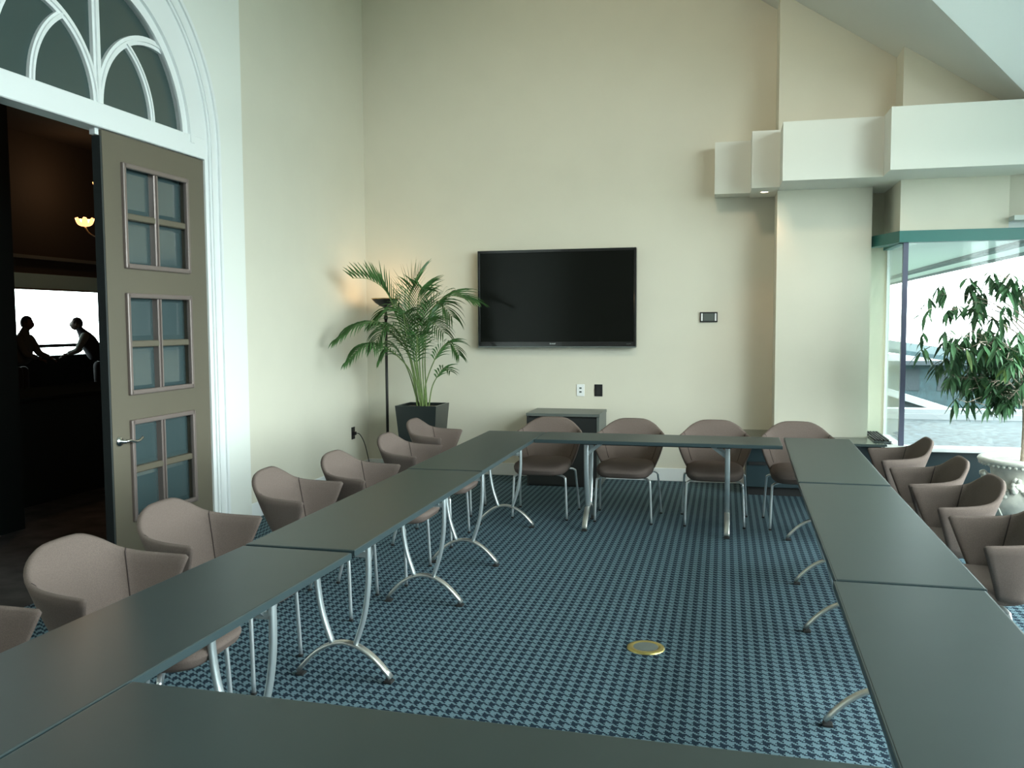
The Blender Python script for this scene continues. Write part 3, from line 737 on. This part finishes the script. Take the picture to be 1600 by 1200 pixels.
for i, (x, y, a, lab) in enumerate(cs):
    o = chair if i == 0 else copy_tree(chair)
    o.location = (x, y, 0); o.rotation_euler = (0, 0, math.radians(a)); o['label'] = lab

# ------------------------------------------------------------------ TELEVISION
tv = thing('television', 'large black flat television hung on the beige far wall', 'television', (-1.728, YW, 1.91))
hw, hh = 0.845, 0.515
obj('housing', bbox(-hw, hw, -0.10, -0.035, -hh, hh, 0.006), M_black, tv)
bm = BM()
box(bm, -hw, -hw+0.024, -0.112, -0.10, -hh, hh, 0.003, 1); box(bm, hw-0.024, hw, -0.112, -0.10, -hh, hh, 0.003, 1)
box(bm, -hw+0.024, hw-0.024, -0.112, -0.10, hh-0.03, hh, 0.003, 1); box(bm, -hw+0.024, hw-0.024, -0.112, -0.10, -hh, -hh+0.062, 0.003, 1)
obj('bezel', bm, M_tvframe, tv)
obj('screen', bbox(-hw+0.024, hw-0.024, -0.106, -0.10, -hh+0.062, hh-0.03), M_screen, tv)
obj('lower_strip', bbox(-hw, hw, -0.114, -0.10, -hh, -hh+0.014), M_greyscreen, tv)
obj('wall_bracket', bbox(-0.3, 0.3, -0.035, -0.002, -0.2, 0.2), M_black, tv)
def text(s, size, loc, parent, mt, name='lettering'):
    cu = bpy.data.curves.new(name, 'FONT'); cu.body = s; cu.size = size; cu.align_x = 'CENTER'; cu.extrude = 0.0006
    o = bpy.data.objects.new(name, cu); C.objects.link(o)
    bpy.context.view_layer.update(); dg = bpy.context.evaluated_depsgraph_get()
    me = bpy.data.meshes.new_from_object(o.evaluated_get(dg)); bpy.data.objects.remove(o, do_unlink=True)
    me.materials.clear(); me.materials.append(mt)
    o2 = bpy.data.objects.new(name, me); C.objects.link(o2); o2.parent = parent; o2.location = loc; o2.rotation_euler = (PI/2, 0, 0); return o2
text('SHARP', 0.022, (-0.03, -0.1128, -hh+0.034), tv, M_logo)
text('AQUOS', 0.014, (hw-0.075, -0.1128, -hh+0.034), tv, M_greyscreen)

# wall panel and outlets
pn = thing('control_panel', 'small black wall control panel with grey screen right of television', 'control panel', (-0.154, YW, 1.705))
obj('frame', bbox(-0.088, 0.088, -0.02, 0, -0.052, 0.052, 0.004), M_black, pn)
obj('screen', bbox(-0.052, 0.052, -0.0225, -0.02, -0.038, 0.038), M_greyscreen, pn)
obj('side_bar', bbox(-0.076, -0.060, -0.0235, -0.02, -0.038, 0.038), M_white_pl, pn)
obj('side_bar', bbox(0.060, 0.076, -0.0235, -0.02, -0.038, 0.038), M_white_pl, pn)
pn = thing('wall_outlet', 'white wall outlet plate below the television', 'outlet', (-1.478, YW, 0.94))
obj('plate', bbox(-0.042, 0.042, -0.008, 0, -0.064, 0.064, 0.003), M_white_pl, pn)
for dz in (0.022, -0.018): obj('socket', bbox(-0.012, 0.012, -0.0105, -0.008, dz-0.009, dz+0.009), M_greyscreen, pn)
pn = thing('wall_outlet', 'black wall plate beside the white outlet under the television', 'outlet', (-1.286, YW, 0.94))
obj('plate', bbox(-0.043, 0.043, -0.008, 0, -0.064, 0.064, 0.003), M_black, pn)
obj('cover', bbox(-0.026, 0.026, -0.012, -0.008, -0.048, 0.048), M_rubber, pn)
pn = thing('wall_outlet', 'black outlet on left wall with a cord plugged in', 'outlet', (-3.90, 8.835, 0.477))
obj('plate', bbox(0, 0.008, -0.04, 0.04, -0.066, 0.066, 0.002), M_black, pn)
obj('plug', bbox(0.008, 0.035, -0.015, 0.02, -0.02, 0.015), M_rubber, pn)
bm = BM(); tube(bm, smoothpts([(-3.865, 8.84, 0.475), (-3.83, 8.86, 0.46), (-3.79, 8.89, 0.36), (-3.75, 8.90, 0.18), (-3.72, 8.89, 0.03), (-3.68, 8.88, 0.008), (-3.60, 8.90, 0.008)], 6), 0.005, 6)
tag(obj('power_cord', bm, M_rubber, None, True), 'black power cord hanging from left wall outlet to the floor', 'cord')

# ------------------------------------------------------------------ BLACK CABINET under TV
cb = thing('av_cabinet', 'black media cabinet behind chairs, below the outlets', 'cabinet', (-1.575, 8.95, 0))
bm = BM(); box(bm, -0.34, 0.35, -0.245, -0.225, 0.02, 0.70); obj('front_panel', bm, M_cab, cb)
bm = BM(); box(bm, -0.365, -0.34, -0.25, 0.29, 0.0, 0.72); obj('side_panel', bm, M_cab, cb)
bm = BM(); box(bm, 0.35, 0.375, -0.25, 0.29, 0.0, 0.72); obj('side_panel', bm, M_cablit, cb)
obj('top', bbox(-0.37, 0.38, -0.26, 0.29, 0.715, 0.745, 0.003), M_cablit, cb)
obj('body', bbox(-0.335, 0.345, -0.22, 0.285, 0.0, 0.71), M_cab, cb)
obj('door_gap', bbox(0.002, 0.006, -0.247, -0.245, 0.05, 0.68), M_rubber, cb)

# ------------------------------------------------------------------ WINDOW CABINET (convector casing)
hv = thing('convector_cabinet', 'long dark convector cabinet with polished top under the column and window', 'cabinet', (0, 0, 0))
obj('body', bbox(0.22, 1.50, 8.62, 8.80, 0.09, 0.535), M_hvac, hv)
obj('body', bbox(0.22, 0.478, 8.80, 9.25, 0.09, 0.535), M_hvac, hv)
obj('toe_kick', bbox(0.24, 1.50, 8.68, 8.80, 0.0, 0.09), M_rubber, hv)
obj('side_panel', bbox(1.32, 1.50, 8.80, 9.25, 0.0, 0.50), M_hvac, hv)
obj('top', bbox(0.20, 1.42, 8.34, 8.80, 0.535, 0.56, 0.004), M_silltop, hv)
obj('top', bbox(0.20, 0.478, 8.80, 9.26, 0.535, 0.56), M_silltop, hv)
obj('top', bbox(1.32, 1.52, 8.80, 9.26, 0.50, 0.535), M_silltop, hv)
obj('rail', bbox(0.24, 1.50, 8.60, 8.62, 0.30, 0.33), M_rubber, hv)
gv = thing('air_grille', 'small dark air grille in the cabinet top beside the window', 'grille', (1.38, 8.78, 0.56), 0.0)
obj('frame', bbox(-0.05, 0.10, -0.30, 0.42, 0.001, 0.012), M_silltop, gv)
for k in range(5): obj('slat', bbox(-0.035+0.026*k, -0.020+0.026*k, -0.27, 0.39, 0.012, 0.022), M_rubber, gv)

# ------------------------------------------------------------------ PLANTER + PALM
pl = thing('square_planter', 'black tapered square planter standing in the far left corner', 'planter', (-3.06, 8.72, 0))
bm = BM()
def taper(bm, a0, a1, z0, z1, b0=None, b1=None):
    v0 = [bm.verts.new((sx*a0, sy*a0, z0)) for sx, sy in ((-1, -1), (1, -1), (1, 1), (-1, 1))]; v1 = [bm.verts.new((sx*a1, sy*a1, z1)) for sx, sy in ((-1, -1), (1, -1), (1, 1), (-1, 1))]
    return v0, v1
v0, v1 = taper(bm, 0.155, 0.222, 0.0, 0.815); i1 = [bm.verts.new((v.co.x*0.91, v.co.y*0.91, 0.815)) for v in v1]; i0 = [bm.verts.new((v.co.x*0.90, v.co.y*0.90, 0.76)) for v in v1]
bm.faces.new(v0[::-1]); bm.faces.new(i0)
for k in range(4):
    j = (k+1) % 4; bm.faces.new([v0[k], v0[j], v1[j], v1[k]]); bm.faces.new([v1[k], v1[j], i1[j], i1[k]]); bm.faces.new([i1[k], i1[j], i0[j], i0[k]])
obj('pot', bm, M_pot, pl)
bm = BM(); v0, v1 = taper(bm, 0.198, 0.198, 0.765, 0.785); bm.faces.new(v1); bm.faces.new(v0[::-1])
for k in range(4): bm.faces.new([v0[k], v0[(k+1) % 4], v1[(k+1) % 4], v1[k]])
obj('soil', bm, M_soil, pl)

palm = thing('kentia_palm', 'green kentia palm with arching feathery fronds in black planter', 'plant', (-3.06, 8.72, 0.785))
PB = Vector((-3.06, 8.72, 0.785))
def frond(pts, leaf=0.26, n=22, start=0.42, droop=0.5, width=0.0085, seed=0, flip=0.0):
    rnd = random.Random(seed)
    P = smoothpts([Vector(p)-PB for p in pts], 8); N = len(P)
    bm = BM(); tube(bm, P, 0.0065, 6, scale=[1.25-0.95*i/(N-1) for i in range(N)])
    f = obj('frond_stem', bm, M_stem, palm, True)
    bm = BM()
    cum = [0]
    for a, b in zip(P, P[1:]): cum.append(cum[-1]+(b-a).length)
    tot = cum[-1]
    for k in range(n):
        s = start + (1-start)*(k+0.5)/n; d = s*tot
        i = max(j for j in range(N) if cum[j] <= d); i = min(i, N-2); t = (d-cum[i])/(cum[i+1]-cum[i])
        p = P[i].lerp(P[i+1], t); tn = (P[i+1]-P[i]).normalized()
        side = tn.cross(Vector((0, 0, 1)))
        if side.length < 0.15: side = Vector((1, 0, 0))
        side.normalize()
        q = (s-start)/(1-start); L = 1.15*leaf*(0.55+0.9*math.sin(PI*min(1, 0.12+q*0.86))**0.8)*(0.9+0.2*rnd.random())*0.75
        for sg in (-1, 1):
            dr_ = (side*sg*0.72 + tn*(0.62+0.45*q) + Vector((0, 0, 0.25+flip))).normalized()
            pts_ = []; cur = p.copy(); dd = dr_.copy(); st = L/5
            for _ in range(6):
                pts_.append(cur.copy()); cur = cur + dd*st; dd = (dd + Vector((rnd.uniform(-.05, .05), rnd.uniform(-.05, .05), -droop*0.35))).normalized()
            prof = [0.35, 0.9, 1.0, 0.85, 0.5, 0.04]; prev = None
            for j, c_ in enumerate(pts_):
                dd2 = (pts_[min(j+1, 5)]-pts_[max(j-1, 0)]).normalized(); w_ = dd2.cross(side*sg+Vector((0, 0, 0.8))).normalized()*width*prof[j]
                mid = Vector((0, 0, -0.25*w_.length))
                ring = [bm.verts.new(c_-w_), bm.verts.new(c_+mid), bm.verts.new(c_+w_)]
                if prev:
                    bm.faces.new([prev[0], prev[1], ring[1], ring[0]]); bm.faces.new([prev[1], prev[2], ring[2], ring[1]])
                prev = ring
    l = obj('frond', bm, M_leaf, palm, True, recalc=False)
b0 = lambda dx, dy: (PB.x+dx, PB.y+dy, PB.z-0.01)
frond([b0(-.03, -.02), (-3.17, 8.65, 1.30), (-3.29, 8.45, 1.90), (-3.44, 8.33, 2.09), (-3.60, 8.20, 2.11)], 0.24, 20, 0.55, 0.1, seed=1, flip=0.9)
frond([b0(0.0, .02), (-3.135, 8.68, 1.30), (-3.17, 8.66, 1.85), (-3.12, 8.64, 2.05), (-3.03, 8.62, 2.18)], 0.30, 22, 0.55, 0.25, seed=2, flip=0.4)
frond([b0(.03, 0), (-3.03, 8.66, 1.30), (-2.93, 8.6, 1.74), (-2.72, 8.55, 1.93), (-2.42, 8.5, 1.87)], 0.30, 24, 0.50, 0.5, seed=3)
frond([b0(-.05, .0), (-3.15, 8.6, 1.30), (-3.32, 8.38, 1.62), (-3.50, 8.16, 1.65), (-3.70, 8.02, 1.50)], 0.24, 26, 0.42, 0.9, seed=4)
frond([b0(-.04, -.04), (-3.15, 8.6, 1.17), (-3.31, 8.33, 1.42), (-3.43, 8.08, 1.44), (-3.56, 7.94, 1.28)], 0.20, 20, 0.45, 1.0, seed=5)
frond([b0(.05, -.02), (-2.98, 8.6, 1.03), (-2.82, 8.5, 1.34), (-2.68, 8.45, 1.46), (-2.56, 8.4, 1.34)], 0.20, 16, 0.55, 0.7, seed=6)
frond([b0(.04, .03), (-3.02, 8.7, 1.30), (-2.96, 8.66, 1.72), (-2.82, 8.58, 1.86), (-2.66, 8.5, 1.72)], 0.30, 24, 0.45, 0.9, seed=7)
frond([b0(-.01, -.03), (-3.10, 8.6, 1.30), (-3.12, 8.42, 1.70), (-3.08, 8.25, 1.74), (-3.00, 8.12, 1.52)], 0.28, 24, 0.42, 1.0, seed=8)
frond([b0(.0, .05), (-3.08, 8.7, 1.25), (-3.02, 8.62, 1.62), (-2.88, 8.48, 1.68), (-2.70, 8.35, 1.56)], 0.28, 22, 0.42, 0.9, seed=9)
frond([b0(-.02, .04), (-3.13, 8.72, 1.35), (-3.25, 8.68, 1.76), (-3.36, 8.6, 1.80), (-3.52, 8.5, 1.66)], 0.26, 22, 0.45, 0.8, seed=10)
frond([b0(.01, -.01), (-3.06, 8.62, 1.40), (-3.02, 8.5, 1.85), (-2.95, 8.4, 2.00), (-2.86, 8.3, 1.98)], 0.30, 24, 0.48, 0.5, seed=11, flip=0.2)
frond([b0(.06, .02), (-2.95, 8.7, 0.98), (-2.88, 8.66, 1.10), (-2.78, 8.6, 1.20), (-2.70, 8.55, 1.17)], 0.14, 8, 0.55, 0.5, width=0.010, seed=12)
frond([b0(-.05, .02), (-3.20, 8.7, 1.15), (-3.34, 8.66, 1.42), (-3.42, 8.62, 1.38), (-3.48, 8.6, 1.28)], 0.18, 12, 0.5, 0.8, width=0.012, seed=13)
frond([b0(.02, -.05), (-3.04, 8.5, 1.25), (-2.98, 8.36, 1.52), (-2.95, 8.26, 1.50), (-2.90, 8.16, 1.36)], 0.24, 18, 0.45, 1.0, seed=14)
frond([b0(.00, -.05), (-3.10, 8.5, 1.30), (-3.20, 8.36, 1.60), (-3.28, 8.22, 1.60), (-3.34, 8.1, 1.42)], 0.24, 20, 0.45, 1.0, seed=15)

# ------------------------------------------------------------------ TORCHIERE
lm = thing('floor_lamp', 'black torchiere floor lamp, lit, in the far left corner behind palm', 'lamp', (-3.525, 8.9, 0))
bm = BM(); lathe(bm, [(0.14, 0), (0.14, 0.012), (0.12, 0.022), (0.02, 0.03)], 28); obj('base', bm, M_lampblk, lm, True)
bm = BM(); tube(bm, [(0, 0, 0.02), (0, 0, 1.86)], 0.0155, 10, up=Vector((0, 1, 0))); obj('pole', bm, M_lampblk, lm, True)
bm = BM(); lathe(bm, [(0.02, 1.70), (0.024, 1.72), (0.02, 1.74)], 12); obj('switch', bm, M_lampblk, lm, True)
bm = BM(); lathe(bm, [(0.018, 1.83), (0.06, 1.845), (0.11, 1.88), (0.145, 1.918), (0.142, 1.922), (0.105, 1.888), (0.055, 1.856), (0.01, 1.85)], 32); obj('bowl', bm, M_lampblk, lm, True)
bm = BM(); lathe(bm, [(0.143, 1.918), (0.150, 1.920), (0.150, 1.928), (0.143, 1.928)], 32, cap=False); obj('rim', bm, M_lampgold, lm, True)
bm = BM(); bmesh.ops.create_icosphere(bm, subdivisions=2, radius=0.028); bmesh.ops.translate(bm, verts=bm.verts, vec=(0, 0, 1.90)); obj('bulb', bm, M_bulb, lm, True)
ll = bpy.data.lights.new('lamp_light', 'POINT'); ll.energy = 0.6; ll.color = (1.0, 0.62, 0.32); ll.shadow_soft_size = 0.04
lo = bpy.data.objects.new('lamp_light', ll); C.objects.link(lo); lo.location = (-3.525, 8.9, 1.965)

# recessed downlight under the bulkhead
dl = thing('downlight', 'small lit recessed downlight under the stepped bulkhead', 'lamp', (0.36, 8.86, 2.895))
bm = BM(); lathe(bm, [(0.030, -0.001), (0.05, -0.001), (0.05, -0.006), (0.036, -0.006)], 24, cap=False); obj('ring', bm, M_white_pl, dl)
bm = BM(); lathe(bm, [(0.001, -0.004), (0.034, -0.004), (0.034, -0.001), (0.001, -0.001)], 24); obj('lens', bm, M_spotglow, dl)
sl = bpy.data.lights.new('downlight_beam', 'SPOT'); sl.energy = 2.0; sl.color = (1.0, 0.62, 0.38); sl.spot_size = math.radians(80); sl.spot_blend = 0.8; sl.shadow_soft_size = 0.03
so = bpy.data.objects.new('downlight_beam', sl); C.objects.link(so); so.location = (0.36, 8.70, 2.87)

# ------------------------------------------------------------------ FLOOR BOX
fb = thing('floor_box', 'round brass floor outlet cover set in the houndstooth carpet', 'floor outlet', (-0.371, 4.43, 0))
bm = BM(); lathe(bm, [(0.096, 0.0), (0.094, 0.006), (0.086, 0.009), (0.066, 0.009), (0.062, 0.006)], 40, cap=False); obj('ring', bm, M_brass, fb, True)
bm = BM(); lathe(bm, [(0.001, 0.008), (0.063, 0.008), (0.063, 0.001), (0.001, 0.001)], 32); obj('cover', bm, M_greyscreen, fb)

# ------------------------------------------------------------------ STONE URN + TREE
UX, UY = 2.26, 7.40
urn = thing('stone_urn', 'large ornate pale stone urn by the corner window', 'planter', (UX, UY, 0))
bm = BM(); lathe(bm, [(0.20, 0), (0.20, 0.03), (0.17, 0.06), (0.13, 0.09), (0.16, 0.12), (0.25, 0.17), (0.30, 0.23), (0.315, 0.30), (0.30, 0.36), (0.262, 0.42), (0.245, 0.47), (0.25, 0.52), (0.29, 0.56)], 48); obj('bowl', bm, M_urn, urn, True)
bm = BM(); lathe(bm, [(0.27, 0.548), (0.31, 0.563), (0.338, 0.580), (0.343, 0.595), (0.335, 0.608), (0.30, 0.612), (0.27, 0.600), (0.262, 0.565)], 48, cap=False); obj('rim', bm, M_urn, urn, True)
bm = BM()
for k in range(48):
    a = 2*PI*k/48; r_ = bmesh.ops.create_icosphere(bm, subdivisions=1, radius=0.014, matrix=Matrix.Translation((0.322*math.cos(a), 0.322*math.sin(a), 0.566)))
o = obj('beading', bm, M_urn, urn, True); o['kind'] = 'stuff'
bm = BM(); rnd = random.Random(3)
for k in range(6):          # hanging garlands of fruit and flowers
    a0 = 2*PI*k/6
    for i in range(13):
        q = i/12; a = a0 + q*2*PI/6; z = 0.45 - 0.15*math.sin(PI*q); rr = 0.275 + 0.045*math.sin(PI*q)
        for _ in range(3):
            bmesh.ops.create_icosphere(bm, subdivisions=1, radius=rnd.uniform(0.013, 0.024), matrix=Matrix.Translation((rr*math.cos(a)+rnd.uniform(-.012, .012), rr*math.sin(a)+rnd.uniform(-.012, .012), z+rnd.uniform(-.022, .022))))
    for _ in range(16):
        bmesh.ops.create_icosphere(bm, subdivisions=1, radius=rnd.uniform(0.015, 0.028), matrix=Matrix.Translation(((0.28+rnd.uniform(0, .03))*math.cos(a0+rnd.uniform(-.1, .1)), (0.28+rnd.uniform(0, .03))*math.sin(a0+rnd.uniform(-.1, .1)), 0.44+rnd.uniform(-.07, .05))))
o = obj('garland', bm, M_urn, urn, True); o['kind'] = 'stuff'
bm = BM()
for k in range(6):          # shallow scroll reliefs below the garlands
    a0 = 2*PI*(k+0.5)/6
    for sg in (-1, 1):
        pts = [((0.318)*math.cos(a0+sg*0.05*j*0.8), 0.318*math.sin(a0+sg*0.05*j*0.8), 0.21+0.05*math.sin(j*0.55)) for j in range(7)]
        tube(bm, pts, 0.007, 6)
obj('scroll_relief', bm, M_urn, urn, True)
bm = BM(); lathe(bm, [(0.001, 0.56), (0.268, 0.56), (0.268, 0.58), (0.001, 0.585)], 32); obj('soil', bm, M_urn, urn)

tree = thing('ficus_tree', 'slender long-leaf ficus tree growing in stone urn at right', 'tree', (UX-0.03, UY, 0.58))
TB = Vector((UX-0.03, UY, 0.58))
bm = BM(); tube(bm, smoothpts([(0, 0, -0.02), (0.005, 0, 0.3), (-0.01, 0.01, 0.6), (0.005, 0, 0.9), (-0.02, 0.01, 1.25)], 5), 0.021, 10, up=Vector((0, 1, 0)), scale=[1.1-0.5*i/20 for i in range(21)]); obj('trunk', bm, M_bark, tree, True)
rnd = random.Random(11)
def leaf_mesh(L, w, bend):
    me = bpy.data.meshes.new('leaf'); vs_, fs = [], []
    prof = [0.15, 0.75, 1.0, 0.8, 0.4, 0.02]
    for j, p in enumerate(prof):
        t = j/5; z = -L*t; y = bend*math.sin(t*PI/2)*L
        vs_ += [(-w*p, y+w*p*0.35, z), (0, y, z), (w*p, y+w*p*0.35, z)]
        if j:
            a = 3*(j-1); b = 3*j; fs += [(a, a+1, b+1, b), (a+1, a+2, b+2, b+1)]
    me.from_pydata(vs_, [], fs)
    for p in me.polygons: p.use_smooth = True
    return me
LM = []
for k, (L, w, b) in enumerate([(0.15, 0.0156, 0.15), (0.13, 0.0150, 0.3), (0.165, 0.0163, 0.05), (0.11, 0.0137, 0.4)]):
    for mt in (M_fleaf, M_fleaf2):
        me = leaf_mesh(L, w, b); me.materials.append(mt); LM.append(me)
clusters = []
bmb = BM()
def branch(p0, p1, r=0.006, sag=0.0):
    p0 = Vector(p0); p1 = Vector(p1); mid = (p0+p1)/2 + Vector((0, 0, 0.08)); pts = smoothpts([p0, mid, p1], 5)
    tube(bmb, pts, r, 6, scale=[1-0.6*i/(len(pts)-1) for i in range(len(pts))]); return pts
targets = []
for k in range(15):
    a = 2*PI*k/15 + rnd.uniform(-.15, .15); r = rnd.uniform(0.38, 0.62); z = rnd.uniform(0.62, 0.98)
    targets.append((r*math.cos(a), r*math.sin(a)*0.9, z))
for k in range(8):
    a = 2*PI*k/8 + rnd.uniform(-.3, .3); r = rnd.uniform(0.22, 0.5); z = rnd.uniform(1.15, 1.42)
    targets.append((r*math.cos(a), r*math.sin(a)*0.9, z))
targets += [(-0.62, 0.05, 0.98), (-0.56, -0.1, 0.86), (-0.45, -0.1, 0.55), (-0.28, -0.15, 0.50), (-0.14, -0.18, 0.52), (-0.60, 0.0, 1.28), (-0.42, 0.0, 1.38), (-0.2, -0.1, 1.36), (0.12, -0.1, 0.60), (-0.35, -0.2, 0.92), (-0.22, -0.25, 0.88), (-0.08, -0.2, 0.95), (-0.64, -0.02, 0.90), (-0.58, 0.1, 0.76), (-0.48, -0.05, 0.80), (-0.40, 0.05, 0.98), (-0.52, 0.0, 0.64), (-0.30, 0.05, 0.70), (-0.44, -0.15, 0.46), (-0.24, -0.1, 0.62), (-0.16, 0.1, 0.80), (-0.66, 0.0, 1.18), (-0.50, 0.05, 1.32)]
for tg in targets:
    z0 = max(0.42, min(1.2, tg[2]-0.25)); p0 = (0, 0, z0)
    pts = branch(p0, tg)
    n_sub = 6 if tg[2] < 1.1 else 4
    for q in range(n_sub):
        base = pts[int((0.45+0.55*(q+1)/n_sub)*(len(pts)-1))]
        off = Vector((rnd.uniform(-.09, .09), rnd.uniform(-.09, .09), rnd.uniform(-.06, .05)))
        tube(bmb, [base, base+off], 0.003, 5)
        clusters.append(base+off)
obj('branches', bmb, M_bark, tree, True)
nleaf = 0; stuff_bm = BM(); stuff_bm2 = BM()
for ci, c_ in enumerate(clusters):
    nl = rnd.randint(5, 8)
    for k in range(nl):
        az = rnd.uniform(0, 2*PI); tilt = rnd.uniform(0.05, 0.62)
        off = Vector((rnd.uniform(-.02, .02), rnd.uniform(-.02, .02), rnd.uniform(-.03, .02)))
        Mx = Matrix.Translation(c_+off) @ Matrix.Rotation(az, 4, 'Z') @ Matrix.Rotation(tilt, 4, 'X') @ Matrix.Scale(rnd.uniform(0.85, 1.15), 4)
        me = LM[(rnd.randrange(4))*2 + (1 if rnd.random() < 0.12 else 0)]
        front = c_.y < 0.15 and c_.x < 0.12
        if front and nleaf < 296:
            o = bpy.data.objects.new('leaf', me); C.objects.link(o); o.parent = tree; o.matrix_local = Mx; nleaf += 1
        else:
            tb = BM(); tb.from_mesh(me); tb.transform(Mx); tm = bpy.data.meshes.new('tmp'); tb.to_mesh(tm); tb.free(); stuff_bm.from_mesh(tm); bpy.data.meshes.remove(tm)
o = obj('foliage', stuff_bm, M_fleaf, tree, True, recalc=False); o['kind'] = 'stuff'
stuff_bm2.free()
